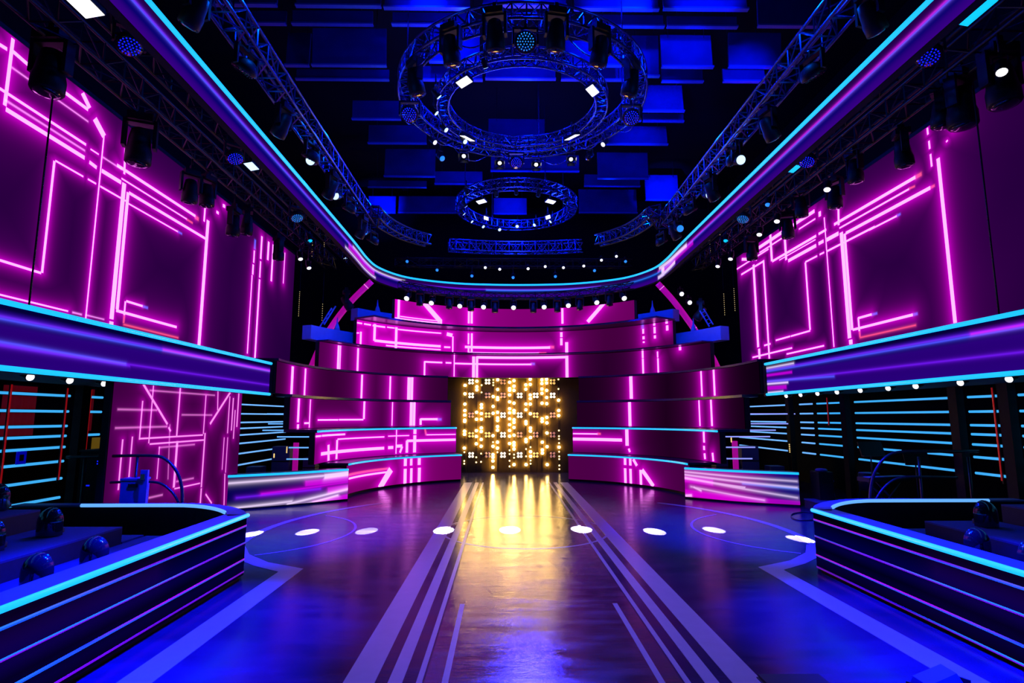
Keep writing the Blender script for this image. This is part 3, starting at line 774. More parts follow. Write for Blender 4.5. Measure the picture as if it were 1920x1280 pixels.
for ri, (cy, row) in enumerate(sorted(BL.items())):
    for ci, ch in enumerate(row):
        if ch == '.':
            continue
        p = bulb_xy((485, 665, 833, 1015, 1190, 1375)[ci], cy)
        if p.z > 3.40:
            p.z = 3.31
        t = thing('blinder_light', '%s blinder, %s column, %s row from the top of the bulb wall' % (BST[ch], ORD[ci], ORD[ri]), 'blinder', (p.x, BY + 0.03, p.z), 'square four lamp blinders')
        part(t, 'plate', plate)
        for dx in (-0.055, 0.055):
            for dz in (-0.055, 0.055):
                l = part(t, 'lamp', lampmesh[ch])
                l.location = (dx, -0.02, dz)

# ------------------------------------------------------------------ low LED counters at the foot of the tiers
CTR = {-1: [(-6.33, 12.66), (-6.16, 12.76), (-5.15, 13.40), (-4.17, 14.24)], 1: [(6.30, 13.10), (5.17, 13.66), (4.14, 14.49)]}
for s in (-1, 1):
    path = [(p.x, p.y) for p in smooth_path([(x, y, 0) for x, y in CTR[s]], 8)]
    L_ = sum(math.dist(path[i], path[i + 1]) for i in range(len(path) - 1))
    if s < 0:
        ln = [(L_ - 1.45, 0.612, 1.5, 0.004, 1.2, 'w'), (L_ - 0.30, 0.625, 0.30, 0.040, 3, 'w'), (L_ - 1.0, 0.38, 1.0, 0.002, 3.5, 'h'), (L_ - 0.70, 0.165, 0.75, 0.006, 8.5, 'w'), (L_ - 2.1, 0.075, 0.75, 0.004, 2.5, 'w'),
              (L_ - 0.35, 0.05, 0.5, 0.05, 6, 'h'), (L_ - 0.45, 0.50, 0.6, 0.05, 2, 'h'), (L_ - 0.20, 0.30, 0.3, 0.05, 3, 'h'), (L_ - 1.6, 0.3, 0.9, 0.004, 2, 'p'), (L_ - 0.75, 0.06, 0.5, 0.004, 10, 'w')]
        g = dict(base2=(0.10, 0, 0.24), grad=(L_ - 2.2, L_), kl=34.0, tips=0.85)
        b0 = (0.002, 0, 0.085)
    else:
        ln = [(L_ - 1.25, 0.605, 1.3, 0.006, 2.0, 'w'), (L_ - 1.25, 0.50, 1.3, 0.010, 3.5, 'w'), (L_ - 0.7, 0.43, 0.75, 0.014, 5, 'w'), (L_ - 1.25, 0.355, 1.3, 0.008, 7.0, 'w'), (L_ - 1.0, 0.20, 0.85, 0.001, 6.5, 'w'), (L_ - 0.32, 0.255, 0.10, 0.016, 20, 'w'),
              (L_ - 1.2, 0.10, 1.4, 0.06, 2, 'h'), (L_ - 0.3, 0.45, 0.4, 0.06, 3, 'h'), (L_ - 2.0, 0.42, 0.6, 0.006, 3, 'c'), (L_ - 0.06, 0.07, 0.10, 0.02, -8, 'w')]
        g = dict(base2=(0.34, 0, 0.34), grad=(L_ - 2.4, L_ - 0.9), kl=50.0, tips=0.55)
        b0 = (0.006, 0, 0.17)
    m = display_mat('led_counter_picture_%s' % SIDE[s], ln, b0, (0, 0, 0), (0, 0, 0), **g)
    t = thing('stage_counter', 'LED counter with %s at the %s foot of the tiers' % ('dark blue and violet streaks' if s < 0 else 'pink and white streaks', SIDE[s]), 'counter', group='LED counters at the stage foot')
    MB().strip(path, 0.04, 0.72).build('display', m, t, True)
    ins = -0.42 * s
    MB().wall([(x, y + 0.015) for x, y in path], 0.0, 0.715, ins).build('body', M['black'], t)
    MB().wall([(x, y - 0.02) for x, y in path], 0.72, 0.75, ins * 1.05).build('worktop', M['ledge'], t)
    MB().tube([(x, y - 0.03, 0.735) for x, y in path], 0.026, 8).build('light_strip', M['cyan_tube'], t, True)

# ------------------------------------------------------------------ side LED screens above the balconies
for s, key in ((-1, 'sl'), (1, 'sr')):
    X = 8.0 * s
    m = display_mat('led_wall_picture_%s' % SIDE[s], LINES[key], (0.022, 0, 0.050), (0.50, 0.0, 0.45), (0.058, 0.0, 0.07), base2=(0.010, 0, 0.035), k1=9.0, k2=1.7)
    t = thing('video_wall', 'huge magenta LED video wall with neon lines above the %s balcony' % SIDE[s], 'led screen', group='tall side video walls')
    y0, y1 = 4.0, 20.25 if s < 0 else 19.85
    MB().strip([(X, y0), (X, y1)], 2.9, 7.85 if s < 0 else 7.7, [y0, y1]).build('display', m, t)
    MB().b2(X + s * 0.02, X + s * 0.2, y0, y1, 2.9, 7.85 if s < 0 else 7.7).build('cabinet', M['black'], t)
    MB().b2(X - s * 0.01, X + s * 0.2, y0, y1, 7.85 if s < 0 else 7.7, 7.93 if s < 0 else 7.78).build('top_rail', M['fixture'], t)

# ------------------------------------------------------------------ balconies with LED fronts
for s in (-1, 1):
    X = 6.0 * s
    y0, y1 = 3.2, 13.72
    if s < 0:
        ln = [(8.4, 3.12, 5.4, 0.005, 0, 'p'), (11.8, 3.105, 2.4, 0.003, 0, 'h'), (8.4, 3.09, 5.4, 0.004, 0, 'b'), (8.6, 2.785, 5.4, 0.004, -0.25, 'p'), (6.0, 2.805, 2.6, 0.010, -0.8, 'p'), (5.9, 2.845, 2.6, 0.006, -1.3, 'b')]
    else:
        ln = [(8.4, 3.13, 5.4, 0.005, 0, 'p'), (5.2, 3.125, 2.4, 0.005, 0, 'h'), (8.4, 3.095, 5.4, 0.004, 0, 'b'), (8.5, 2.81, 5.3, 0.005, 0.5, 'p'), (12.4, 2.825, 1.5, 0.008, 1.6, 'b'), (13.3, 2.79, 0.6, 0.012, 1.2, 'w'), (13.3, 2.69, 0.5, 0.03, 1, 'h'), (13.2, 3.0, 0.7, 0.02, 0.6, 'h'), (13.4, 2.585, 0.45, 0.012, 0, 'w'), (13.1, 3.18, 0.7, 0.004, 0, 'w')]
    m = display_mat('balcony_picture_%s' % SIDE[s], ln, (0, 0, 0), (0, 0, 0), (0, 0, 0), ramp=[(0.0, (0.022, 0, 0.20)), (0.35, (0.020, 0, 0.17)), (0.62, (0.022, 0, 0.19)), (0.72, (0.002, 0, 0.10)), (0.82, (0.004, 0, 0.16)), (0.90, (0.0, 0, 0.03)), (1.0, (0.0, 0.0, 0.05))], vr=(2.55, 3.28), tips=0.75, kl=52.0)
    t = thing('balcony', 'violet LED balcony front edged by cyan tubes, on the %s side' % SIDE[s], 'balcony', group='LED fronted balconies')
    MB().strip([(X, y0), (X, y1)], 2.55, 3.27, [y0, y1]).build('display', m, t)
    MB().b2(X + s * 0.02, X + s * 0.18, y0, y1, 2.52, 3.29).build('parapet', M['black'], t)
    MB().b2(X + s * 0.18, X + s * 1.95, y0, y1, 2.56, 2.72).build('deck', M['riserface'], t)
    MB().b2(X - s * 0.05, X + s * 0.2, y1, y1 + 0.10, 2.5, 3.36).build('end_cap', M['black'], t)
    MB().tube([(X - s * 0.02, y0, 3.28), (X - s * 0.02, y1, 3.28)], 0.033, 8).build('light_strip', M['cyan_tube'], t, True)
    MB().tube([(X - s * 0.02, y0, 2.545), (X - s * 0.02, y1, 2.545)], 0.033, 8).build('light_strip', M['cyan_tube'], t, True)

# video column under the balcony
m = display_mat('video_column_picture', [(a, b, c, d * 0.7, e, f) for a, b, c, d, e, f in LINES['col']], (0.045, 0, 0.045), (0.24, 0.0, 0.22), (0.085, 0, 0.075), core=(0.66, 0.30, 0.58), base2=(0.028, 0, 0.04), k1=12, k2=3.0)
t = thing('video_column', 'pink LED screen covered in neon lines, standing under the balcony', 'led screen', (0, 0, 0))
MB().strip([(-6.4, 8.88), (-6.4, 13.22)], 0.0, 2.55, [8.88, 13.22]).build('display', m, t)
MB().b2(-6.52, -6.415, 8.86, 13.24, 0, 2.55).build('cabinet', M['black'], t)

# ------------------------------------------------------------------ wall light tubes under the balconies
ROWS = [2.37, 2.10, 1.85, 1.68, 1.49, 1.25, 0.96, 0.64]
for s in (-1, 1):
    zz = ROWS if s < 0 else [2.36, 2.10, 1.86, 1.70, 1.52, 1.30, 1.02]
    for i, z in enumerate(zz):
        y0, y1 = (3.5, 10.15 if s < 0 else 8.62)
        spans = [(y0, 10.13), (10.36, 10.95), (11.1, 11.3), (15.6, 20.2)] if s < 0 else [(y0, 9.18), (9.30, 10.2), (10.4, 13.55), (13.85, 15.2), (15.45, 16.1), (16.6, 20.4)]
        if s < 0 and i in (2,):
            spans = [(y0, 10.13), (10.36, 10.6), (15.6, 20.2)]
        if s < 0 and i >= 4:
            spans = [(y0, 10.13), (15.6, 20.2)]
        t = thing('wall_light_tube', '%s cyan light tube from the top along the wall under the %s balcony' % (ORD[i], SIDE[s]), 'light tube', group='cyan tubes on the side walls')
        for (a, b_) in spans:
            MB().tube([(s * 8.0, a, z), (s * 8.0, b_, z)], 0.024, 6).build('tube', M['wall_tube'] if a < 15 else M['pale_tube'], t, True)
        for (a, b_) in spans[:3]:
            MB().b2(s * 8.03, s * 8.08, a, b_, z - 0.03, z + 0.03).build('channel', M['fixture'], t)
    # tubes on the wing walls behind the ends of the tiers
    for i, z in enumerate([2.41, 2.10, 1.81, 1.62, 1.43, 1.12, 0.79, 0.42]):
        xin = 5.62 if i < 4 else 4.98
        xout = {0: 6.35, 1: 7.2, 2: 7.15, 3: 7.3, 4: 6.9, 5: 6.55, 6: 6.6, 7: 6.6}[i]
        if s > 0:
            xout = {0: 6.55, 1: 8.1, 2: 8.0, 3: 7.5, 4: 7.3, 5: 6.85, 6: 6.75, 7: 6.5}[i]
        yy = 16.4 if i < 4 else 15.4
        xin = 6.05 if i < 4 else 5.15
        z2 = CH + (z - CH) * yy / 17.0
        t = thing('wing_light_tube', '%s short pale tube from the top on the %s wing beside the tiers' % (ORD[i], SIDE[s]), 'light tube', group='pale tubes on the stage wings')
        MB().tube([(s * xin, yy, z2), (s * xout * yy / 16.6, yy, z2)], 0.020, 6).build('tube', M['pale_tube'] if s < 0 else M['lilac_tube'], t, True)
        MB().box((s * xin, yy, z2), (0.05, 0.06, 0.06)).build('socket', M['fixture'], t)

# pillars and red details on the walls under the balconies
for s, ys in ((-1, (10.24, 11.03)), (1, (9.24, 10.3, 13.7, 16.4))):
    for i, y in enumerate(ys):
        t = thing('wall_pillar', 'slim black pillar number %s along the %s tube wall' % (ORD[i], SIDE[s]), 'pillar', (s * 7.85, y, 0), 'black pillars of the tube walls')
        MB().b2(-0.07, 0.07, -0.10, 0.10, 0.0, 2.55).build('shaft', M['black'], t)
        MB().b2(-0.10, 0.10, -0.13, 0.13, 0.0, 0.06).build('foot', M['fixture'], t)
for i, (s, y) in enumerate(((-1, 8.85), (-1, 9.98), (-1, 10.55), (1, 9.6), (1, 9.42), (1, 14.6))):
    t = thing('red_light_strip', '%s upright red strip on the %s tube wall' % (('widest', 'middle', 'shortest', 'thinner', 'taller', 'tiny far')[i], SIDE[s]), 'light strip', (s * 7.93, y, 0), 'thin red strips on the side walls')
    MB().b2(-0.008, 0.008, -0.008, 0.008, 0.95 if i < 5 else 1.8, 2.5).build('strip', M['red_strip'], t)
    MB().b2(s * 0.012, s * 0.03, -0.012, 0.012, 0.9 if i < 5 else 1.75, 2.52).build('channel', M['fixture'], t)
for i, (y0, y1, z0, z1) in enumerate(((8.95, 9.6, 1.7, 2.5), (10.5, 10.93, 1.75, 2.52))):
    t = thing('red_drape', '%s dark red drape hanging behind the tubes on the left wall' % ('wider' if i == 0 else 'narrower'), 'curtain', (-8.14, (y0 + y1) / 2, 0), 'red drapes behind the tubes')
    n = 10
    MB().strip([(0.02 * (k % 2), (y1 - y0) * (k / n - 0.5)) for k in range(n + 1)], z0, z1).build('cloth', M['red_panel'], t)
    MB().b2(-0.01, 0.03, -(y1 - y0) / 2, (y1 - y0) / 2, z1, z1 + 0.03).build('rail', M['fixture'], t)
t = thing('amber_door', 'narrow door with painted amber glow beside the pink video column', 'door', (-8.1, 11.2, 0))
MB().b2(-0.03, 0.0, -0.24, 0.20, 0.0, 1.62).build('leaf', M['amber'], t)
MB().b2(0.0, 0.03, -0.19, -0.12, 0.7, 1.3).build('push_plate', M['gold_bead'], t)  # plate borrows the glowing bead material, no lamp here
t = thing('exit_sign', 'small blue square sign low on the left tube wall', 'sign', (-7.95, 9.2, 1.37))
MB().b2(-0.015, 0.0, -0.09, 0.09, -0.1, 0.1).build('plate', M['dim_sign'], t)
MB().b2(0.0, 0.004, -0.04, 0.04, -0.05, 0.05).build('symbol', M['rail'], t)

# ------------------------------------------------------------------ LED loop above the stage
side = 4.37
half = [(-side, -1.0), (-side, 3.0), (-side, 7.0), (-side, 11.0), (-side, 14.5), (-4.40, 16.2), (-4.28, 17.3), (-3.75, 18.35), (-2.95, 18.95), (-1.9, 19.36), (-0.9, 19.5), (0, 19.54)]
full = half + [(-x, y) for x, y in half[-2::-1]]
lp = [(p.x, p.y) for p in smooth_path([(x, y, 0) for x, y in full], 6)]
LT = sum(math.dist(lp[i], lp[i + 1]) for i in range(len(lp) - 1))
cl = [(9, 6.45, 9, 0.004, 0, 'p'), (LT - 9, 6.44, 9, 0.005, 0, 'h'), (LT / 2 - 3, 6.43, 6, 0.012, 0, 'p'), (LT / 2 + 3, 6.40, 4, 0.006, 0, 'c'), (LT - 8, 6.41, 9, 0.004, 0, 'b'), (9, 6.425, 9, 0.004, 0, 'b'),
      (17.6, 6.47, 2.0, 0.006, 0, 'w'), (16.5, 6.24, 1.6, 0.010, 0, 'w'), (16.6, 6.36, 1.4, 0.06, 0, 'h'), (LT - 16.6, 6.48, 1.3, 0.035, -1.5, 'w'), (LT - 17.2, 6.27, 0.8, 0.035, 2, 'w'), (LT - 16.2, 6.37, 1.4, 0.05, 0, 'h'), (LT - 17.6, 6.36, 0.12, 0.15, 0, 'w')]
m = display_mat('loop_picture', cl, (0, 0, 0), (0, 0, 0), (0, 0, 0), ramp=[(0.0, (0.040, 0, 0.23)), (0.22, (0.026, 0, 0.21)), (0.40, (0.002, 0, 0.15)), (0.58, (0.004, 0, 0.16)), (0.72, (0.02, 0, 0.10)), (1.0, (0.015, 0, 0.05))], vr=(6.17, 6.58), tips=0.75, kl=55.0)
t = thing('light_loop', 'huge rounded LED loop with cyan edge hanging over the stage floor', 'light loop', (0, 0, 0))
MB().strip(lp, 6.17, 6.58).build('display', m, t, True)
MB().wall([(x * 1.003, YC + (y - YC) * 1.003) for x, y in lp], 6.165, 6.585, 0.10).build('frame', M['black'], t)
MB().tube([(x * 0.996, y - 0.01 * (y > 16), 6.60) for x, y in lp], 0.032, 8).build('light_strip', M['cyan_tube'], t, True)


# ------------------------------------------------------------------ trusses
def truss(name, label, pts, a, mchord, mbrace, group, r=0.026, closed=False, step=1, cat='truss', n=6):
    """box truss along a horizontal path of points (centres): four chords and one lattice of braces"""
    t = thing(name, label, cat, (0, 0, 0), group)
    P = [Vector(p) for p in pts]
    N = len(P)
    lines = [[], [], [], []]
    for i, p in enumerate(P):
        tg = (P[(i + 1) % N] - P[i - 1]) if closed else (P[min(i + 1, N - 1)] - P[max(i - 1, 0)])
        tg.normalize()
        sd = tg.cross(Vector((0, 0, 1))).normalized()
        for k, (u, w) in enumerate(((-1, 1), (1, 1), (1, -1), (-1, -1))):
            lines[k].append(p + sd * (u * a / 2) + Vector((0, 0, w * a / 2)))
    for l in lines:
        MB().tube(l, r, n, closed).build('chord', mchord, t, True)
    b_ = MB()
    cnt = N if closed else N - 1
    for i in range(0, cnt, step):
        j = (i + step) % N if closed else min(i + step, N - 1)
        for k in range(4):
            l = (k + 1) % 4
            if (i // step) % 2:
                b_.tube([lines[k][i], lines[l][j]], r * 0.55, 4, caps=False)
            else:
                b_.tube([lines[l][i], lines[k][j]], r * 0.55, 4, caps=False)
            b_.tube([lines[k][i], lines[l][i]], r * 0.55, 4, caps=False)
    tag(b_.build('bracing', mbrace, t), kind='stuff')
    return t


def line_pts(a, b_, d):
    a, b_ = Vector(a), Vector(b_)
    n = max(2, int((b_ - a).length / d))
    return [a + (b_ - a) * (i / n) for i in range(n + 1)]


for s in (-1, 1):
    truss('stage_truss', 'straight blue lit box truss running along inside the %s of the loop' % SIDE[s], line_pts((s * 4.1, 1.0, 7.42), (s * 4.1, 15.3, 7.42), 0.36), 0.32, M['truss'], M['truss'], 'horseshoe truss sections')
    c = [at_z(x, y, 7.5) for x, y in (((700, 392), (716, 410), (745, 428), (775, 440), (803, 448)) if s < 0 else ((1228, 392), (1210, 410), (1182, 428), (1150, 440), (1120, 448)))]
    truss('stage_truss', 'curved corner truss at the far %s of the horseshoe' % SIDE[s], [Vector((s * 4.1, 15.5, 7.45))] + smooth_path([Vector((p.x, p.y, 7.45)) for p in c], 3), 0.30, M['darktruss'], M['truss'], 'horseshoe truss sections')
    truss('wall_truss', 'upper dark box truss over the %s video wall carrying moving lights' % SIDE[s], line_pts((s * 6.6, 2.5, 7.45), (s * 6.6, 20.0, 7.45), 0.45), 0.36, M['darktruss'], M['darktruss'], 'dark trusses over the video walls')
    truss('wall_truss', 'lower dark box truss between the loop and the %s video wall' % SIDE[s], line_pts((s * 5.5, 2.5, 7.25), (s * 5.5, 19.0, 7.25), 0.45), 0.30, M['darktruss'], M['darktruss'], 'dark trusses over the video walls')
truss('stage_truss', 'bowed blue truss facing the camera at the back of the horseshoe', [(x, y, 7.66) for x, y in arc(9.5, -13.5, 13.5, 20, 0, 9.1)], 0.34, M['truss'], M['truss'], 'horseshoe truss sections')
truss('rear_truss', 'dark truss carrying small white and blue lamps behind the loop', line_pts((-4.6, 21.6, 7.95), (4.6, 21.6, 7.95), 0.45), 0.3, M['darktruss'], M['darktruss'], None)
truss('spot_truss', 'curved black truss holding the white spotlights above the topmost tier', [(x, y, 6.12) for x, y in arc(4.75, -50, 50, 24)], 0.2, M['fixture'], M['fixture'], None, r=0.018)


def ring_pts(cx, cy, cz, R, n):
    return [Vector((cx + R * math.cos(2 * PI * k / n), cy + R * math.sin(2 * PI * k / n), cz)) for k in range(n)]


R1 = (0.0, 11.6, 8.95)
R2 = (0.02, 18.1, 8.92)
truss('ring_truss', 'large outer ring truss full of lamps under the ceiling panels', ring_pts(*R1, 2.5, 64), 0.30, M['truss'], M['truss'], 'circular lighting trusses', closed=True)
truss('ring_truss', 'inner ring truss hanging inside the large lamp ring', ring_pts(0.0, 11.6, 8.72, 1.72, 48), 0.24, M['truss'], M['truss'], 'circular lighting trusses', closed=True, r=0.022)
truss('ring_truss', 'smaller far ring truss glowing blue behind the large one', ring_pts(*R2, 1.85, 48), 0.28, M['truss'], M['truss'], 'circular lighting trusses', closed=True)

# power cables looped along the large ring
for k in range(14):
    a0, a1 = 2 * PI * k / 14 + 0.1, 2 * PI * (k + 0.8) / 14 + 0.1
    rr = 2.36 if k % 2 else 2.62
    pts = []
    for q in range(9):
        a = a0 + (a1 - a0) * q / 8
        pts.append((rr * math.cos(a), 11.6 + rr * math.sin(a), 8.79 - 0.22 * math.sin(PI * q / 8) - 0.03 * (k % 3)))
    t = thing('power_cable', '%s looped power cable sagging under the large ring truss' % ORD[k], 'cable', (0, 0, 0), 'power cables of the large ring')
    MB().tube(pts, 0.014, 5).build('cord', M['truss'], t, True)
    MB().tube([pts[0], (pts[0][0], pts[0][1], pts[0][2] + 0.05)], 0.024, 6).build('plug', M['fixture'], t, True)

# ------------------------------------------------------------------ lamp kinds
def m4(loc=(0, 0, 0), rx=0, ry=0, rz=0):
    return Matrix.Translation(loc) @ Matrix.Rotation(rz, 4, 'Z') @ Matrix.Rotation(rx, 4, 'X') @ Matrix.Rotation(ry, 4, 'Y')


PROTO = {}


def proto(kind, tilt, lens):
    """meshes of one lamp hanging from the origin; the head tips by tilt (radians) towards local +y"""
    key = (kind, round(tilt, 2), lens)
    if key in PROTO:
        return PROTO[key]
    out = []
    lm = M[lens]
    fx = M['fixture']
    if kind == 'moving_head':
        H = m4((0, 0, -0.40), rx=tilt)
        out.append(('clamp', MB().box((0, 0, -0.03), (0.05, 0.09, 0.10)).mesh('clamp', M['darktruss'])))
        out.append(('base', MB().box((0, 0, -0.12), (0.24, 0.20, 0.09)).mesh('base', fx)))
        out.append(('yoke', MB().box((-0.145, 0, -0.29), (0.035, 0.10, 0.32)).box((0.145, 0, -0.29), (0.035, 0.10, 0.32)).box((0, 0, -0.165), (0.29, 0.09, 0.03)).mesh('yoke', fx)))
        out.append(('head', MB().lathe([(0.055, 0.17), (0.085, 0.15), (0.105, 0.05), (0.115, -0.05), (0.128, -0.10), (0.128, -0.22), (0.115, -0.235)], 16, H).mesh('head', fx, True)))
        out.append(('trim_ring', MB().lathe([(0.117, -0.088), (0.1225, -0.094), (0.1225, -0.103), (0.117, -0.108)], 16, H).mesh('trim_ring', M['silver'], True)))
        out.append(('lens', MB().lathe([(0.10, -0.232), (0.10, -0.240), (0.06, -0.252), (0.002, -0.257)], 16, H).mesh('lens', lm, True)))
    elif kind == 'wash_light':
        H = m4((0, 0, -0.30), rx=tilt)
        out.append(('clamp', MB().box((0, 0, -0.03), (0.05, 0.09, 0.10)).mesh('clamp', M['darktruss'])))
        out.append(('yoke', MB().box((-0.20, 0, -0.2), (0.03, 0.07, 0.30)).box((0.20, 0, -0.2), (0.03, 0.07, 0.30)).box((0, 0, -0.07), (0.42, 0.08, 0.04)).mesh('yoke', fx)))
        out.append(('head', MB().lathe([(0.07, 0.11), (0.13, 0.08), (0.175, 0.0), (0.18, -0.06), (0.165, -0.075)], 20, H).mesh('head', fx, True)))
        out.append(('face', MB().lathe([(0.162, -0.072), (0.162, -0.080), (0.002, -0.086)], 20, H).mesh('face', M['lens_dark'], True)))
        d = MB()
        for r, k in ((0.0, 1), (0.045, 6), (0.088, 12), (0.13, 18)):
            for q in range(k):
                a = 2 * PI * q / max(k, 1)
                d.lathe([(0.011, -0.082), (0.011, -0.090), (0.004, -0.093)], 6, H @ Matrix.Translation((r * math.cos(a), r * math.sin(a), 0)))
        dm = d.mesh('led_dots', lm)
        out.append(('led_dots', dm))
    elif kind == 'spot_can':
        H = m4((0, 0, -0.20), rx=tilt)
        out.append(('clamp', MB().box((0, 0, -0.02), (0.04, 0.06, 0.08)).mesh('clamp', M['darktruss'])))
        out.append(('yoke', MB().box((-0.085, 0, -0.13), (0.012, 0.03, 0.18)).box((0.085, 0, -0.13), (0.012, 0.03, 0.18)).box((0, 0, -0.045), (0.18, 0.03, 0.012)).mesh('yoke', fx)))
        out.append(('can', MB().lathe([(0.045, 0.12), (0.07, 0.10), (0.075, -0.10), (0.082, -0.12), (0.078, -0.13)], 14, H).mesh('can', fx, True)))
        out.append(('lens', MB().lathe([(0.070, -0.128), (0.066, -0.138), (0.002, -0.145)], 14, H).mesh('lens', lm, True)))
    elif kind == 'panel_light':
        H = m4((0, 0, -0.16), rx=tilt)
        out.append(('bracket', MB().tube([(0, 0, 0), (0, 0, -0.15)], 0.018, 6).box((0, 0, -0.01), (0.06, 0.06, 0.06)).mesh('bracket', M['darktruss'])))
        b_ = MB()
        b_.add([H @ Vector(p) for p in [(x, y, z) for x in (-0.19, 0.19) for y in (-0.10, 0.10) for z in (-0.03, 0.03)]], [(0, 1, 3, 2), (4, 6, 7, 5), (0, 4, 5, 1), (2, 3, 7, 6), (0, 2, 6, 4), (1, 5, 7, 3)])
        out.append(('housing', b_.mesh('housing', fx)))
        e = MB()
        e.add([H @ Vector(p) for p in [(x, y, z) for x in (-0.18, 0.18) for y in (-0.09, 0.09) for z in (-0.036, -0.03)]], [(0, 1, 3, 2), (4, 6, 7, 5), (0, 4, 5, 1), (2, 3, 7, 6), (0, 2, 6, 4), (1, 5, 7, 3)])
        out.append(('emitter', e.mesh('emitter', lm)))
    elif kind == 'barn_door_light':
        H = m4((0, 0, -0.22), rx=tilt)
        out.append(('yoke', MB().tube([(0, 0, 0), (0, 0, -0.07)], 0.014, 6).box((-0.105, 0, -0.15), (0.012, 0.03, 0.17)).box((0.105, 0, -0.15), (0.012, 0.03, 0.17)).box((0, 0, -0.07), (0.22, 0.03, 0.014)).mesh('yoke', fx)))
        out.append(('body', MB().lathe([(0.06, 0.11), (0.095, 0.08), (0.095, -0.08), (0.088, -0.09)], 12, H).mesh('body', fx, True)))
        out.append(('lens', MB().lathe([(0.05, -0.088), (0.048, -0.096), (0.002, -0.10)], 12, H).mesh('lens', lm, True)))
        for q in range(4):
            R_ = H @ Matrix.Rotation(q * PI / 2, 4, 'Z')
            d = MB()
            d.add([R_ @ Vector(p) for p in ((-0.085, 0.09, -0.085), (0.085, 0.09, -0.085), (0.10, 0.125, -0.20), (-0.10, 0.125, -0.20), (-0.085, 0.096, -0.085), (0.085, 0.096, -0.085), (0.10, 0.131, -0.20), (-0.10, 0.131, -0.20))],
                  [(0, 1, 2, 3), (7, 6, 5, 4), (0, 4, 5, 1), (1, 5, 6, 2), (2, 6, 7, 3), (3, 7, 4, 0)])
            out.append(('door', d.mesh('door', M['silver'] if q in (0, 1) else fx)))
    PROTO[key] = out
    return out


def hang(kind, label, pos, group, tilt=0.0, rz=0.0, lens='lens_dark', scale=1.0, cat=None, up=None):
    t = thing(kind, label, cat or {'moving_head': 'moving light', 'wash_light': 'wash light', 'spot_can': 'spotlight', 'panel_light': 'panel light', 'barn_door_light': 'spotlight'}[kind], pos, group, rz)
    t.scale = (scale, scale, scale)
    for n_, me in proto(kind, tilt, lens):
        o = part(t, n_, me)
        if n_ == 'led_dots':
            o['kind'] = 'stuff'
    if up is not None and up - pos[2] > 0.03:
        MB().tube([(0, 0, -0.01), (0, 0, (up - pos[2]) / scale)], 0.018 / scale, 6).build('drop_pipe', M['darktruss'], t, True)
    return t


def aim(pos, target):
    d = Vector(target) - Vector(pos)
    return math.atan2(-d.x, d.y), math.atan2(math.hypot(d.x, d.y), -d.z)


# nine white spotlights over the topmost tier; each throws the pool of light seen on the floor
POOLS = [(470, 1001), (577, 997), (688, 995), (832, 994), (956, 993), (1090, 992), (1227, 996), (1338, 993), (1500, 1010)]
SPX = [(764, 555), (810, 564), (863, 570), (907, 572), (963, 573), (1020, 572), (1065, 569), (1118, 563), (1169, 555)]
for i, ((lx, ly), (qx, qy)) in enumerate(zip(SPX, POOLS)):
    p = at_cyl(lx, ly, 4.62)
    q = at_z(qx, qy, 0)
    rz, tl = aim(p, q)
    w = 0.55 if i == 2 else 1.0
    hang('spot_can', '%s glowing white spotlight from the left above the topmost tier' % ORD[i], (p.x, p.y + 0.09, p.z + 0.24), 'white spotlights above the tiers', tilt=tl - 0.25 if False else tl, rz=rz, lens='white_lamp', scale=1.15, up=6.10)
    d = (q - p).normalized()
    lamp_light('spotlight_beam', 'SPOT', p + d * 0.20, q, (0.9, 0.92, 1.0), 800000 * w, size=2.1, blend=0.12, radius=0.01)
for i, (lx, ly) in enumerate([(787, 572), (842, 578), (883, 582), (928, 585), (1000, 585), (1045, 584), (1087, 580), (1143, 572)]):
    p = at_cyl(lx, ly, 4.7)
    hang('moving_head', '%s dark moving light from the left hanging between the white spotlights' % ORD[i], (p.x, p.y, p.z + 0.52), 'dark moving lights above the tiers', tilt=0.1, rz=PI, scale=0.85, up=6.10)

# lamps over the video walls
HEADS = {-1: [(90, 172), (258, 305), (355, 378), (386, 385), (436, 440), (462, 438), (521, 486)], 1: [(1882, 195), (1806, 235), (1768, 236), (1695, 310), (1605, 340), (1567, 388), (1503, 405), (1478, 445), (1410, 486)]}
for s in (-1, 1):
    for i, (x, y) in enumerate(HEADS[s]):
        p = at_x(x, y, s * 6.78)
        sc = 1.6 if i in (0, 1) else 1.2
        hang('moving_head', '%s nearest black moving light silhouetted against the %s video wall' % (ORD[i], SIDE[s]), (p.x, p.y, p.z + 0.62 * sc), 'moving lights over the video walls', tilt=0.06 * ((i % 3) - 1), rz=0.4 * i, scale=sc, up=7.3)
WSPOT = {-1: [(471, 311, 'panel_light', 'cool_lamp'), (562, 482, 'spot_can', 'white_lamp'), (578, 499, 'spot_can', 'white_lamp'), (152, 4, 'panel_light', 'white_lamp'), (440, 298, 'wash_light', 'blue_lamp'), (242, 88, 'wash_light', 'blue_lamp'), (556, 409, 'wash_light', 'sky_lamp'), (580, 448, 'spot_can', 'cyan_lamp'), (646, 482, 'spot_can', 'cool_lamp')],
         1: [(1878, 130, 'spot_can', 'white_lamp'), (1552, 351, 'spot_can', 'white_lamp'), (1458, 411, 'spot_can', 'white_lamp'), (1425, 436, 'spot_can', 'white_lamp'), (1371, 482, 'spot_can', 'white_lamp'), (1347, 496, 'spot_can', 'white_lamp'), (1826, 20, 'panel_light', 'cyan_lamp'), (1488, 315, 'panel_light', 'cyan_lamp'), (1362, 448, 'spot_can', 'cyan_lamp'), (1742, 108, 'wash_light', 'blue_lamp'), (1514, 304, 'wash_light', 'blue_lamp'), (1394, 411, 'wash_light', 'sky_lamp'), (1441, 380, 'spot_can', 'sky_lamp')]}
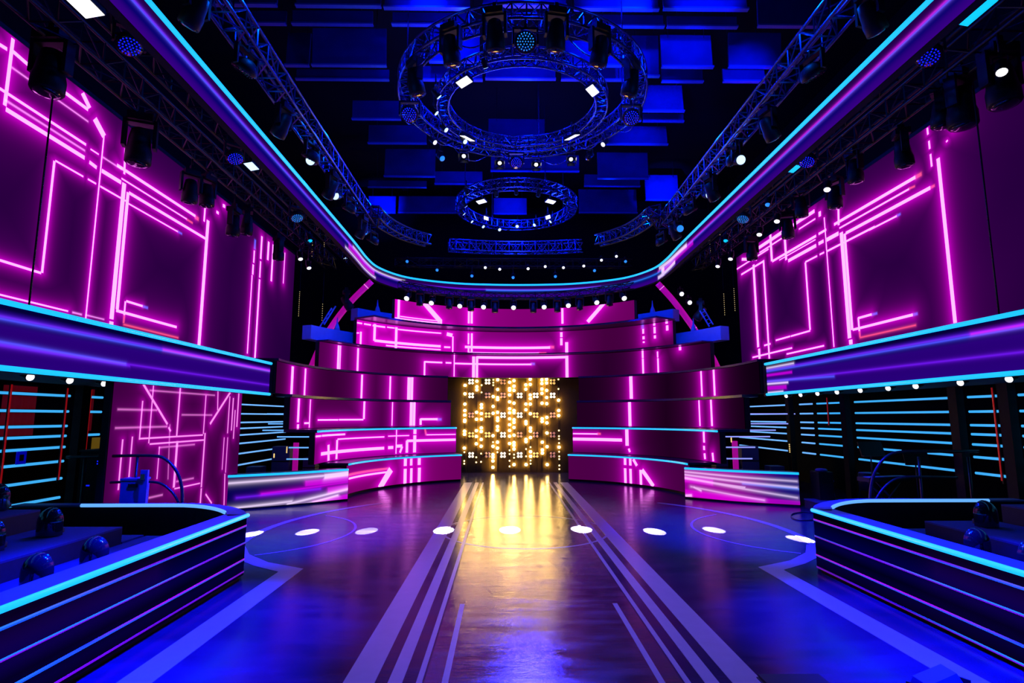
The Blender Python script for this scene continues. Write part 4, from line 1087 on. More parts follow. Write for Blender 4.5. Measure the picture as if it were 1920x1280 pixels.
LN = {'white_lamp': 'white', 'cool_lamp': 'cold white', 'cyan_lamp': 'cyan', 'blue_lamp': 'deep blue', 'sky_lamp': 'sky blue'}
KN = {'panel_light': 'rectangular panel lamp', 'spot_can': 'small round spot', 'wash_light': 'dotted LED wash lamp'}
for s in (-1, 1):
    cnt = {}
    for (x, y, kind, lens) in WSPOT[s]:
        p = at_x(x, y, s * (5.35 if kind != 'spot_can' else 6.42))
        k = (kind, lens)
        cnt[k] = cnt.get(k, 0) + 1
        sc = {'panel_light': 1.25 if y < 30 else 0.9, 'wash_light': 0.9, 'spot_can': 0.95}[kind]
        dz = {'panel_light': 0.18, 'wash_light': 0.36, 'spot_can': 0.24}[kind] * sc
        o = hang(kind, '%s %s shining %s beside the %s stretch of the loop' % (ORD[cnt[k] - 1], KN[kind], LN[lens], SIDE[s]), (p.x, p.y, p.z + dz), 'lit lamps along the video walls', tilt=0.5 if kind != 'panel_light' else 0.2 * s, rz=(PI * 0.75 if s > 0 else -PI * 0.75) if kind != 'panel_light' else PI / 2, lens=lens, scale=sc, up=7.12 if kind != 'spot_can' else 7.29)

# lamps hanging under the horseshoe truss
for s in (-1, 1):
    for i, y in enumerate((6.3, 7.6, 9.0, 10.4, 11.7, 13.1, 14.4, 15.6)):
        o = hang('moving_head' if i % 2 == 0 else 'wash_light', '%s dim lamp hanging under the %s straight truss inside the loop' % (ORD[i], SIDE[s]), (s * 4.08, y, 7.26), 'dim lamps under the horseshoe truss', tilt=0.5, rz=s * -1.3, lens='lens_dark', scale=1.0)
    for i, (x, y) in enumerate(((587, 302), (632, 367), (686, 434)) if s < 0 else ((1383, 301), (1326, 365), (1272, 428))):
        p = at_x(x, y, s * 4.08)
        hang('spot_can', '%s glowing blue white spot under the %s straight truss' % (('nearest', 'middle', 'farthest')[i], SIDE[s]), (p.x, p.y, p.z + 0.26), 'lit spots under the horseshoe truss', tilt=1.15, rz=PI, lens='cool_lamp' if i < 2 else 'sky_lamp', scale=1.25, up=7.28)

# small lamps on the rear truss
for i, (x, y) in enumerate(((910, 503), (937, 506), (990, 505), (1022, 501), (1056, 503), (1094, 500), (1127, 489), (1155, 482))):
    p = at_y(x, y, 21.45)
    hang('spot_can', '%s tiny white lamp from the left on the dark rear truss' % ORD[i], (p.x, p.y, p.z + 0.2), 'tiny white lamps behind the loop', tilt=1.1, rz=PI, lens='white_lamp', scale=0.75, up=7.82)
for i, (x, y) in enumerate(((764, 491), (820, 507), (885, 518), (962, 521), (1041, 519), (1114, 508), (1172, 491))):
    p = at_y(x, y, 21.45)
    hang('spot_can', '%s tiny blue lamp from the left just above the far edge of the loop' % ORD[i], (p.x, p.y, p.z + 0.2), 'tiny blue lamps behind the loop', tilt=1.1, rz=PI, lens='sky_lamp', scale=0.8, up=7.82)

# white spots under the balconies
for s, ys in ((-1, (7.73, 8.43, 9.15, 9.62)), (1, (7.93, 8.79, 9.76, 10.47, 11.3, 12.1, 12.86, 13.6, 14.3))):
    for i, y in enumerate(ys):
        hang('spot_can', '%s nearest white spot under the edge of the %s balcony' % (ORD[i], SIDE[s]), (s * 6.8, y, 2.70), 'white spots under the balconies', tilt=1.3, rz=s * 1.95, lens='white_lamp', scale=0.72)

# lamps of the large ring
C1 = Vector(R1)
RING = [('moving_head', 845, 90, 1.25, 'lens_dark'), ('moving_head', 928, 62, 1.25, 'lens_dark'), ('moving_head', 1043, 62, 1.25, 'lens_dark'), ('moving_head', 1125, 92, 1.25, 'lens_dark'), ('moving_head', 778, 150, 1.25, 'lens_dark'), ('moving_head', 1184, 152, 1.25, 'lens_dark'),
        ('wash_light', 985, 80, 1.05, 'sky_lamp'), ('wash_light', 768, 212, 1.05, 'blue_lamp'), ('wash_light', 1183, 218, 1.05, 'blue_lamp'), ('wash_light', 968, 303, 0.95, 'blue_lamp'),
        ('panel_light', 871, 152, 0.9, 'white_lamp'), ('panel_light', 1110, 168, 0.9, 'white_lamp'), ('panel_light', 877, 257, 0.95, 'white_lamp'), ('panel_light', 1072, 255, 0.95, 'white_lamp'),
        ('spot_can', 817, 174, 0.8, 'cool_lamp'), ('spot_can', 812, 206, 0.8, 'cool_lamp'), ('spot_can', 831, 239, 0.8, 'cool_lamp'), ('spot_can', 868, 262, 0.8, 'cool_lamp'), ('spot_can', 811, 263, 0.8, 'white_lamp'), ('spot_can', 908, 117, 0.7, 'cool_lamp'), ('spot_can', 1135, 267, 0.8, 'white_lamp'), ('spot_can', 825, 293, 1.0, 'sky_lamp'), ('spot_can', 1106, 292, 1.0, 'lens_dark'),
        ('barn_door_light', 870, 290, 1.0, 'white_lamp'), ('barn_door_light', 937, 303, 1.0, 'white_lamp'), ('barn_door_light', 1005, 306, 1.0, 'white_lamp'), ('barn_door_light', 1070, 296, 1.0, 'white_lamp')]
rc = {}
for (kind, x, y, sc, lens) in RING:
    zc = {'moving_head': 8.35, 'wash_light': 8.4, 'panel_light': 8.55, 'spot_can': 8.5, 'barn_door_light': 8.45}[kind]
    p = at_z(x, y, zc)
    dz = {'moving_head': 0.40, 'wash_light': 0.30, 'panel_light': 0.16, 'spot_can': 0.20, 'barn_door_light': 0.22}[kind] * sc
    a = math.atan2(-(p.x), (p.y - C1.y))
    rc[(kind, lens)] = rc.get((kind, lens), 0) + 1
    nm = {'moving_head': 'large dark moving light', 'wash_light': 'dotted round LED lamp', 'panel_light': 'white rectangular panel lamp', 'spot_can': 'small spot', 'barn_door_light': 'spot with silver barn doors'}[kind]
    tone = {'lens_dark': 'unlit', 'sky_lamp': 'sky blue', 'blue_lamp': 'deep blue', 'white_lamp': 'white', 'cool_lamp': 'cold white'}[lens]
    rz = {'panel_light': a + PI / 2 * 0, 'wash_light': PI, 'barn_door_light': PI}.get(kind, a + PI)
    tl = {'moving_head': 0.25, 'wash_light': 1.15 if y < 120 else 0.7, 'panel_light': 0.35, 'spot_can': 0.8, 'barn_door_light': 0.75}[kind]
    o = hang(kind, '%s %s %s on the large ring truss' % (ORD[rc[(kind, lens)] - 1], tone, nm), (p.x, p.y, zc + dz), 'lamps on the large ring', tilt=tl, rz=rz, lens=lens, scale=sc, up=8.9)

RING2 = [('panel_light', 903, 378), ('panel_light', 1032, 378), ('panel_light', 912, 409), ('panel_light', 1027, 407),
         ('spot_can', 870, 384), ('spot_can', 866, 399), ('spot_can', 881, 414), ('spot_can', 903, 424), ('spot_can', 935, 430), ('spot_can', 970, 424), ('spot_can', 1005, 421), ('spot_can', 1036, 414), ('spot_can', 874, 360), ('spot_can', 930, 364), ('spot_can', 968, 360), ('spot_can', 1010, 364), ('spot_can', 1062, 378)]
n1 = n2 = 0
for (kind, x, y) in RING2:
    p = at_z(x, y, 8.5)
    a = math.atan2(-p.x, p.y - R2[1])
    if kind == 'panel_light':
        hang(kind, '%s white rectangular panel lamp on the far small ring truss' % ORD[n1], (p.x, p.y, 8.66), 'lamps on the far ring', tilt=0.3, rz=a, lens='white_lamp', scale=0.85, up=8.85)
        n1 += 1
    else:
        hang(kind, '%s small spot counted around the far ring truss, %s' % (ORD[n2], 'lit' if n2 < 9 else 'blue and dim'), (p.x, p.y, 8.7), 'lamps on the far ring', tilt=0.8, rz=a + PI, lens='cool_lamp' if n2 < 9 else 'sky_lamp', scale=0.8, up=8.85)
        n2 += 1

# ------------------------------------------------------------------ ceiling panels
PAN = [(400, -60, 520, 12, 10.3), (555, -70, 715, 14, 10.3), (720, -70, 882, 18, 10.2), (905, -80, 1062, 14, 10.2), (1076, -80, 1235, 20, 10.3), (1243, -80, 1402, 20, 10.2), (1420, -60, 1560, 52, 10.3),
       (470, 20, 537, 47, 10.7), (548, 22, 700, 48, 10.7), (735, 24, 880, 49, 10.6), (1110, 26, 1245, 52, 10.7), (1250, 32, 1382, 53, 10.6),
       (535, 60, 580, 125, 10.3), (585, 58, 725, 125, 10.2), (805, 55, 900, 118, 10.3), (1060, 72, 1165, 125, 10.3), (1185, 70, 1236, 145, 10.6), (1240, 64, 1337, 128, 10.2), (1365, 66, 1465, 128, 10.5),
       (555, 130, 730, 151, 10.7), (790, 122, 905, 152, 10.5), (1240, 131, 1318, 155, 10.6), (1355, 129, 1435, 155, 10.3), (910, 118, 1042, 150, 10.4), (1052, 127, 1200, 152, 10.6), (1205, 156, 1283, 210, 10.3),
       (660, 190, 752, 225, 10.4), (915, 222, 1022, 264, 10.3), (1165, 178, 1202, 228, 10.5), (690, 235, 800, 270, 10.5), (1130, 234, 1252, 272, 10.4), (1205, 214, 1282, 229, 10.6),
       (720, 278, 816, 332, 10.3), (920, 292, 1086, 322, 10.6), (1120, 286, 1216, 336, 10.4), (690, 338, 800, 352, 10.6), (815, 322, 905, 346, 10.3), (1210, 327, 1273, 376, 10.4), (1095, 328, 1200, 350, 10.6),
       (690, 368, 742, 400, 10.4), (746, 366, 862, 400, 10.6), (925, 372, 988, 402, 10.3), (1085, 354, 1195, 400, 10.5)]
cols = {}
BRIGHT = {(720, -70): 1.0, (735, 24): 1.2, (905, -80): 0.8, (1076, -80): 1.6, (1243, -80): 2.0, (1110, 26): 1.6, (1240, 64): 0.8, (1355, 129): 1.0, (1205, 156): 1.0, (805, 55): 1.0, (1060, 72): 0.9, (690, 368): 2.0, (1210, 327): 2.4, (925, 372): 0.8, (1130, 234): 0.6, (910, 118): 0.35}
for i, (x0, y0, x1, y1, z) in enumerate(PAN):
    zb = z - 0.35
    Yp = at_z((x0 + x1) / 2, y1, zb).y
    c, d = at_y(x0, y1, Yp), at_y(x1, y1, Yp)
    hh = min(at_y(x0, max(y0, -70), Yp).z, 11.45) - zb
    xc, yc, w = (c.x + d.x) / 2, Yp, d.x - c.x
    band = 'near' if y1 < 60 else ('middle' if y1 < 160 else ('rear' if y1 < 280 else 'farthest'))
    k = (band,)
    cols[k] = cols.get(k, 0) + 1
    t = thing('ceiling_panel', '%s hanging acoustic panel counted from the left in the %s rows' % (ORD[(cols[k] - 1) % 16] if cols[k] <= 16 else 'last', band), 'ceiling panel', (xc, yc, zb), 'blue lit hanging ceiling panels')
    tl = Matrix.Rotation(math.radians((-7, 3, -3, 6, 0)[i % 5]), 3, 'X')
    MB().box(tl @ Vector((0, 0, hh / 2)), (w - 0.02, 0.04, hh), tl).build('board', M['panel'], t)
    MB().box((0, -0.03, 0.01), (w, 0.10, 0.035)).build('edge', M['panel_lit_edge'], t)
    if (x0, y0) in BRIGHT:
        lamp_light('added_panel_spot', 'SPOT', (xc * 0.9, Yp - 1.9, zb - 0.75), (xc, Yp, zb + hh * 0.35), (0.0, 0.02, 1.0), 1500 * BRIGHT[(x0, y0)], size=44, blend=0.9, radius=0.05)  # added spot without a fixture, brightens this chosen panel
    for sx in (-0.35, 0.35):
        MB().tube([(sx * w, 0, hh * 0.9), (sx * w, 0, 11.6 - zb)], 0.008, 4).build('hanger', M['darktruss'], t)
# slim suspension wires of the rings
for i, (cx, cy, R_, n_) in enumerate(((0, 11.6, 2.5, 6), (R2[0], R2[1], 1.85, 4))):
    for k in range(n_):
        a = 2 * PI * (k + 0.3) / n_
        t = thing('suspension_cable', '%s steel cable holding up the %s ring truss' % (ORD[k], 'large' if i == 0 else 'far small'), 'cable', (cx + R_ * math.cos(a), cy + R_ * math.sin(a), 9.1), 'suspension cables of the rings')
        MB().tube([(0, 0, 0.0), (0, 0, 2.5)], 0.012, 5).build('wire', M['truss'], t)
        MB().lathe([(0.03, -0.02), (0.045, 0.02), (0.03, 0.12), (0.014, 0.16)], 8).build('shackle', M['truss'], t, True)

# ------------------------------------------------------------------ audience boxes
def wallmat_strip(name, z_list, c0, c1):
    return None


def neon_mat(name, stops, u0, u1):
    """thin LED line whose colour runs along its length (object y)"""
    m = bpy.data.materials.new(name)
    m.use_nodes = True
    nt = m.node_tree
    b = nt.nodes['Principled BSDF']
    tc = nt.nodes.new('ShaderNodeTexCoord')
    sp = nt.nodes.new('ShaderNodeSeparateXYZ')
    mr = nt.nodes.new('ShaderNodeMapRange')
    mr.inputs['From Min'].default_value = u0
    mr.inputs['From Max'].default_value = u1
    cr = nt.nodes.new('ShaderNodeValToRGB')
    els = cr.color_ramp.elements
    while len(els) < len(stops):
        els.new(0.5)
    for e, (p, c) in zip(els, stops):
        e.position = p
        e.color = (*c, 1)
    nt.links.new(tc.outputs['Object'], sp.inputs[0])
    nt.links.new(sp.outputs['Y'], mr.inputs['Value'])
    nt.links.new(mr.outputs[0], cr.inputs['Fac'])
    nt.links.new(cr.outputs['Color'], b.inputs['Emission Color'])
    b.inputs['Emission Strength'].default_value = 1.0
    b.inputs['Base Color'].default_value = (0.05, 0.02, 0.1, 1)
    return m


MAG, VIO, SKY_, BLU, TEAL = (0.38, 0.0, 0.62), (0.14, 0.0, 0.80), (0.01, 0.22, 0.75), (0.01, 0.05, 0.7), (0.0, 0.55, 0.55)
NL = {1: neon_mat('neon_line_magenta', [(0.0, SKY_), (0.45, VIO), (0.7, MAG), (1.0, MAG)], 3.8, 7.6),
      2: neon_mat('neon_line_violet', [(0.0, SKY_), (0.4, SKY_), (0.7, VIO), (1.0, BLU)], 3.8, 7.6),
      3: neon_mat('neon_line_mixed', [(0.0, SKY_), (0.25, BLU), (0.5, MAG), (1.0, MAG)], 3.8, 7.6),
      4: neon_mat('neon_line_plum', [(0.0, (0.2, 0, 0.45)), (0.5, (0.12, 0, 0.35)), (1.0, (0.14, 0, 0.4))], 3.8, 7.6),
      5: neon_mat('neon_line_under', [(0.0, TEAL), (0.3, SKY_), (0.6, (0.0, 0.0, 0.15)), (1.0, (0.08, 0.0, 0.3))], 3.8, 7.6)}


def dome_chair(label, pos, rz):
    t = thing('tub_chair', label, 'chair', pos, 'dark tub seats in the audience boxes', rz)
    w, h, n, k = 0.132, 0.30, 24, 12
    vs, fs = [], []
    for lay in (0.0, 0.014):
        for i in range(n + 1):
            ph = math.radians(-128 + 256 * i / n)
            for j in range(k + 1):
                q = j / k
                rr = (w - lay) * (1.0 if q < 0.5 else math.cos((q - 0.5) * PI))
                vs.append((-rr * math.cos(ph), rr * math.sin(ph), (h - lay) * (q if q < 0.5 else 0.5 + 0.5 * math.sin((q - 0.5) * PI))))
    K = k + 1
    for i in range(n):
        for j in range(k):
            a = i * K + j
            fs.append((a, a + K, a + K + 1, a + 1))
            b_ = a + (n + 1) * K
            fs.append((b_, b_ + 1, b_ + K + 1, b_ + K))
    MB().add(vs, fs).build('shell', M['chair'], t, True)
    MB().lathe([(0.05, 0.0), (0.118, 0.02), (0.122, 0.06), (0.10, 0.075), (0.01, 0.08)], 16).build('cushion', M['riserface'], t, True)
    MB().lathe([(0.09, -0.012), (0.09, 0.0), (0.03, 0.01), (0.03, 0.02)], 12).build('base', M['chairbase'], t, True)
    return t


BARMAT = display_mat('barrier_picture', [(4.2, 0.56, 1.4, 0.03, 0, 'p')], (0, 0, 0), (0, 0, 0), (0, 0, 0), ramp=[(0.0, (0.001, 0, 0.012)), (0.18, (0.001, 0, 0.035)), (0.36, (0.0, 0, 0.012)), (0.48, (0.001, 0.0, 0.045)), (0.62, (0.0, 0, 0.05)), (0.80, (0.0, 0, 0.018)), (0.93, (0.0, 0, 0.003)), (1.0, (0.0, 0.0, 0.01))], vr=(0.05, 0.76), tips=0.03, kl=6.0, spec=0.0)
BOX = {-1: dict(x=3.62, yc=7.45), 1: dict(x=3.74, yc=7.75)}
for s in (-1, 1):
    X, yc = BOX[s]['x'], BOX[s]['yc']
    side_name = 'left' if s < 0 else 'right'
    t = thing('audience_barrier', 'low glossy barrier with cyan rail and neon lines around the %s audience box' % side_name, 'barrier', group='neon edged audience box barriers')
    fr = [(s * X, 2.6), (s * X, yc)]
    bk = smooth_path([(s * X, yc, 0), (s * (X + 0.22), yc + 0.36, 0), (s * (X + 0.6), yc + 0.72, 0), (s * (X + 1.05), yc + 0.95, 0), (s * (X + 1.6), yc + 1.0, 0), (s * (X + 3.6), yc + 1.0, 0)], 6)
    bkp = [(p.x, p.y) for p in bk]
    th = 0.20
    sg = 1 if s < 0 else -1
    MB().wall([(x + s * 0.004, y) for x, y in fr], 0.05, 0.76, th * sg).build('front_panel', M['desk'], t)
    MB().strip(fr, 0.055, 0.755, [2.6, yc]).build('display', BARMAT, t)
    MB().wall(bkp, 0.05, 0.76, th * sg * 0.9).build('rear_panel', M['desk'], t)
    MB().wall([(x - s * 0.015, y) for x, y in fr], 0.762, 0.785, (th + 0.10) * sg).build('rail_top', M['railtop'], t)
    MB().wall(bkp, 0.762, 0.785, (th + 0.02) * sg).build('rail_top', M['railtop'], t)
    MB().wall([(x + s * 0.05, y) for x, y in fr], 0.0, 0.05, th * sg * 0.6).build('plinth', M['black'], t)
    MB().tube([(s * (X - 0.012), 2.6, 0.775), (s * (X - 0.012), yc, 0.775)], 0.026, 8).build('light_strip', M['cyan_tube'], t, True)
    # inner strip along the back rail, on the side of the seats
    off = []
    for i in range(len(bkp)):
        a, b_ = Vector(bkp[max(i - 1, 0)]), Vector(bkp[min(i + 1, len(bkp) - 1)])
        tg = (b_ - a).normalized()
        nn = Vector((-tg.y, tg.x)) * sg
        q = Vector(bkp[i]) + nn * (th + 0.03)
        off.append((q.x, q.y, 0.785))
    off = [p for i, p in enumerate(off) if i >= 5]
    if s > 0:
        off = [p for p in off if p[0] < 6.95]
    else:
        off = [p for p in off if p[0] > -6.5]
    MB().tube(off, 0.024, 8).build('light_strip', M['pale_tube'], t, True)
    zs_ = [(0.655, 0.006, 1), (0.45, 0.0045, 2), (0.25, 0.006, 3), (0.10, 0.004, 4)] if s < 0 else [(0.66, 0.006, 1), (0.45, 0.005, 2), (0.21, 0.006, 3), (0.06, 0.005, 5)]
    for z, r, k in zs_:
        MB().b2(s * X - 0.006, s * X + 0.006, 2.6, yc, z - r, z + r).build('neon_line', NL[k], t)
        MB().b2(s * X - 0.005, s * X + 0.005, 2.6, yc, z - r * 2.4 - 0.004, z - r - 0.002).build('neon_line', neon_mat('neon_line_blue', [(0.0, (0.0, 0.10, 0.55)), (1.0, (0.02, 0.05, 0.6))], 3.8, 7.6) if k in (1, 3) else NL[4], t)

    # stepped platforms behind the barrier
    steps = [(X + 0.36, 4.95, 0.50, 7.6), (4.95, 5.85, 0.70, 7.12), (5.85, 6.75, 0.92, 7.0), (6.75, 7.6, 1.12, 7.0)]
    for i, (a, b_, z, ye) in enumerate(steps):
        if s > 0:
            ye += 0.25
        p = thing('seating_riser', '%s step up of the carpeted seating platform in the %s box' % (ORD[i], side_name), 'platform', (0, 0, 0), 'seating platforms of the audience boxes')
        MB().b2(s * a, s * b_, 2.2, ye, 0.0, z - 0.02).build('riser_body', M['riserface'], p)
        MB().b2(s * a, s * b_, 2.2, ye, z - 0.02, z).build('tread', M['riser'], p)
    for i, (a, b_, y0, y1, z) in enumerate(((4.55, 5.25, 7.62, 8.0, 0.32), (4.95, 5.85, 7.14, 7.55, 0.52))):
        if s > 0:
            y0, y1 = y0 + 0.28, y1 + 0.28
        p = thing('box_step', '%s carpeted step block at the far end of the %s seating platform' % ('lower' if i == 0 else 'upper', side_name), 'step', (0, 0, 0), 'step blocks beside the platforms')
        MB().b2(s * a, s * b_, y0, y1, 0, z - 0.02).build('block', M['riserface'], p)
        MB().b2(s * a, s * b_, y0, y1, z - 0.02, z).build('tread', M['riser'], p)
    rows = [(4.5, 0.51, (6.04, 5.33, 4.66)), (5.4, 0.71, (6.60, 5.86, 5.1)), (6.3, 0.93, (7.04 - 0.1, 6.2, 5.4))]
    if s > 0:
        rows = [(4.75, 0.51, (6.35, 5.70, 5.0)), (5.4, 0.71, (6.98, 6.2, 5.4)), (6.3, 0.93, (6.6, 5.8))]
    for i, (x, z, ys) in enumerate(rows):
        for j, y in enumerate(ys):
            dome_chair('%s dark rounded seat from the far end of the %s row in the %s box' % (ORD[j], ('front', 'second', 'third')[i], side_name), (s * x, y, z), 0.9 if s < 0 else PI - 0.9)

    # handrail behind the box
    pts = [(125, 857), (200, 855), (285, 854), (312, 862), (332, 885), (341, 915), (341, 955)] if s < 0 else [(1835, 846), (1760, 846), (1690, 847), (1662, 856), (1643, 880), (1634, 908), (1632, 950)]
    p2 = [(190, 905), (240, 903), (283, 903), (305, 908), (325, 925), (338, 948)] if s < 0 else [(1795, 895), (1740, 894), (1700, 894), (1675, 900), (1655, 917), (1640, 940)]
    yy = 9.0 if s < 0 else 9.3
    p = thing('handrail', 'dark tubular handrail with a rounded end behind the %s audience box' % side_name, 'handrail', (0, 0, 0), 'tubular handrails behind the boxes')
    MB().tube(smooth_path([at_y(x, y, yy) for x, y in pts] + [Vector((at_y(pts[-1][0], pts[-1][1], yy).x, yy, 0.0))], 6), 0.024, 8).build('top_rail', M['rail'], p, True)
    MB().tube(smooth_path([at_y(x, y, yy) for x, y in p2], 6), 0.02, 8).build('mid_rail', M['rail'], p, True)
    for x in ((258, 160) if s < 0 else (1722, 1815)):
        q = at_y(x, 856, yy)
        MB().tube([(q.x, yy, 0), (q.x, yy, q.z)], 0.02, 8).build('post', M['rail'], p, True)

# things beside the left handrail
q0, q1 = at_y(230, 900, 8.9), at_y(262, 945, 8.9)
t = thing('equipment_case', 'bright blue lit case standing behind the left handrail', 'case', ((q0.x + q1.x) / 2, 8.98, 0))
w = q1.x - q0.x
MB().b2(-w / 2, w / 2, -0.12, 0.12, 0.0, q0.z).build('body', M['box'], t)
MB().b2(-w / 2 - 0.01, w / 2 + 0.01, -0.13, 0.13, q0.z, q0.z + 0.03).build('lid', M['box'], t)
MB().b2(-0.02, 0.12, -0.14, -0.12, q0.z - 0.10, q0.z - 0.05).build('handle', M['fixture'], t)
q = at_y(276, 880, 8.85)
t = thing('lamp_stand', 'blue lit upright stand with clamp beside the left handrail', 'stand', (q.x, 8.8, 0))
MB().b2(-0.055, 0.055, -0.02, 0.02, 0.0, q.z).build('plank', M['box'], t)
MB().box((0.0, -0.035, q.z - 0.1), (0.06, 0.03, 0.08)).build('clamp', M['silver'], t)
MB().b2(-0.14, 0.14, -0.14, 0.14, 0.0, 0.03).build('foot', M['fixture'], t)
t = thing('control_desk', 'black cabinet with small blue lights beside the left tube wall', 'cabinet', (-6.9, 9.6, 0))
MB().b2(-0.28, 0.28, -0.2, 0.2, 0.0, 1.45).build('body', M['black'], t)
for dx, dz in ((0.02, 1.30), (0.02, 1.26), (-0.12, 0.92), (0.05, 0.9), (0.14, 0.88)):
    MB().box((dx, -0.203, dz), (0.05, 0.01, 0.02)).build('indicator', M['blue_lamp'], t)
MB().b2(-0.30, 0.30, -0.22, 0.22, 1.45, 1.48).build('top', M['fixture'], t)

# band corner on the right
t = thing('speaker_cabinet', 'tall black loudspeaker with handle next to the right LED counter', 'loudspeaker', (6.72, 12.9, 0))
MB().b2(-0.16, 0.16, -0.18, 0.18, 0.04, 0.80).build('cabinet', M['fixture'], t)
MB().b2(-0.14, 0.14, -0.19, -0.18, 0.10, 0.55).build('grille', M['black'], t)
MB().lathe([(0.11, 0.0), (0.13, 0.03), (0.10, 0.06), (0.02, 0.07)], 14, Matrix.Translation((0.0, 0, 0.80))).build('cap', M['box'], t, True)
for dx in (-0.12, 0.12):
    MB().lathe([(0.03, 0.0), (0.03, 0.04)], 8, Matrix.Translation((dx, 0, 0))).build('foot', M['black'], t)
t = thing('bar_stool', 'blue tinted stool standing behind the black loudspeaker', 'stool', (7.05, 13.3, 0))
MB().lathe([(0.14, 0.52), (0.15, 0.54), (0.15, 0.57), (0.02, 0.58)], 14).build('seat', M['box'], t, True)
for k in range(4):
    a = PI / 4 + k * PI / 2
    MB().tube([(0.10 * math.cos(a), 0.10 * math.sin(a), 0.53), (0.17 * math.cos(a), 0.17 * math.sin(a), 0.0)], 0.014, 6).build('leg', M['box'], t, True)
MB().tube([(0.14 * math.cos(2 * PI * k / 12), 0.14 * math.sin(2 * PI * k / 12), 0.22) for k in range(12)], 0.01, 6, True).build('footring', M['box'], t, True)


def music_stand(label, pos, rz, h=0.95, w=0.42):
    t = thing('music_stand', label, 'music stand', pos, 'music stands of the band', rz)
    MB().box((0, 0, h), (w, 0.02, 0.30), Matrix.Rotation(-0.35, 3, 'X')).build('desk', M['fixture'], t)
    MB().box((0, -0.07, h - 0.14), (w, 0.07, 0.015)).build('lip', M['rail'], t)
    MB().tube([(0, 0.03, 0.16), (0, 0.03, h)], 0.013, 6).build('pole', M['rail'], t, True)
    for k in range(3):
        a = k * 2 * PI / 3 + 0.5
        MB().tube([(0, 0.03, 0.18), (0.22 * math.cos(a), 0.03 + 0.22 * math.sin(a), 0.01)], 0.01, 6).build('leg', M['rail'], t, True)
    return t


music_stand('wide dark music stand in the middle of the band corner', (7.25, 11.9, 0.2), 0.15, 1.15, 0.55)
music_stand('smaller dark music stand nearest the right handrail', (7.45, 10.9, 0.2), -0.2, 1.05, 0.42)
t = thing('keyboard', 'dark electronic keyboard on a folding stand in the band corner', 'keyboard', (7.0, 11.2, 0.2), None, 0.25)
MB().box((0, 0, 0.62), (1.0, 0.28, 0.08)).build('case', M['fixture'], t)
for k in range(22):
    MB().box((-0.46 + 0.042 * k, -0.06, 0.665), (0.038, 0.15, 0.012)).build('key', M['railtop'], t)
for sgn in (-1, 1):
    MB().tube([(-0.3 * sgn, -0.1, 0.58), (0.3 * sgn, -0.1, 0.0)], 0.016, 6).build('leg', M['rail'], t, True)
    MB().tube([(-0.3 * sgn, 0.1, 0.58), (0.3 * sgn, 0.1, 0.0)], 0.016, 6).build('leg', M['rail'], t, True)
t = thing('drum', 'dark floor drum on three legs at the back of the band corner', 'drum', (7.6, 12.6, 0.2))
MB().lathe([(0.20, 0.22), (0.21, 0.23), (0.21, 0.58), (0.20, 0.59)], 20).build('shell', M['desk'], t, True)
MB().lathe([(0.20, 0.59), (0.195, 0.60), (0.01, 0.60)], 20).build('skin', M['railtop'], t, True)
for k in range(3):
    a = k * 2 * PI / 3
    MB().tube([(0.215 * math.cos(a), 0.215 * math.sin(a), 0.42), (0.24 * math.cos(a), 0.24 * math.sin(a), 0.0)], 0.01, 6).build('leg', M['chairbase'], t, True)
t = thing('band_platform', 'low dark platform under the band instruments on the right', 'platform', (0, 0, 0))
MB().b2(6.35, 7.95, 10.4, 13.0, 0.0, 0.17).build('block', M['riserface'], t)
MB().b2(6.34, 7.95, 10.39, 13.0, 0.17, 0.2).build('top', M['riser'], t)

# ------------------------------------------------------------------ small things
for i, (x, y, y2) in enumerate(((562, 547, 592), (605, 570, 600), (586, 455, 480), (608, 455, 466), (1357, 551, 590), (1376, 541, 582), (1331, 450, 478), (1350, 440, 460))):
    p = at_y(x, y, 22.6)
    q = at_y(x, y2, 22.6)
    t = thing('bead_string', '%s tiny vertical string of gold lights from the left in the dark behind the stage' % ORD[i], 'string lights', (p.x, 22.6, q.z), 'gold light strings in the dark wings')
    n = max(4, int((p.z - q.z) / 0.075))
    b_ = MB()
    for k in range(n):
        b_.lathe([(0.002, -0.016), (0.016, 0), (0.002, 0.016)], 6, Matrix.Translation((0, 0, (p.z - q.z) * k / (n - 1))))
    tag(b_.build('bead', M['gold_bead'], t), kind='stuff')
    MB().tube([(0, 0.02, 0), (0, 0.02, 11.6 - q.z)], 0.004, 4).build('wire', M['cable'], t)
for i, (x, y, y2, Y) in enumerate(((538, 838, 848, 15.9), (514, 851, 857, 15.6), (1480, 833, 847, 15.7), (1371, 821, 828, 15.2))):
    p, q = at_y(x, y, Y), at_y(x, y2, Y)
    t = thing('gold_bead_drop', '%s short gold light drop glinting between the wing tubes' % ORD[i], 'string lights', (p.x, Y, q.z), 'gold drops on the wings')
    b_ = MB()
    n = 5
    for k in range(n):
        b_.lathe([(0.002, -0.02), (0.022, 0), (0.002, 0.02)], 6, Matrix.Translation((0, 0, (p.z - q.z) * k / (n - 1))))
    tag(b_.build('bead', M['gold_bead'], t), kind='stuff')

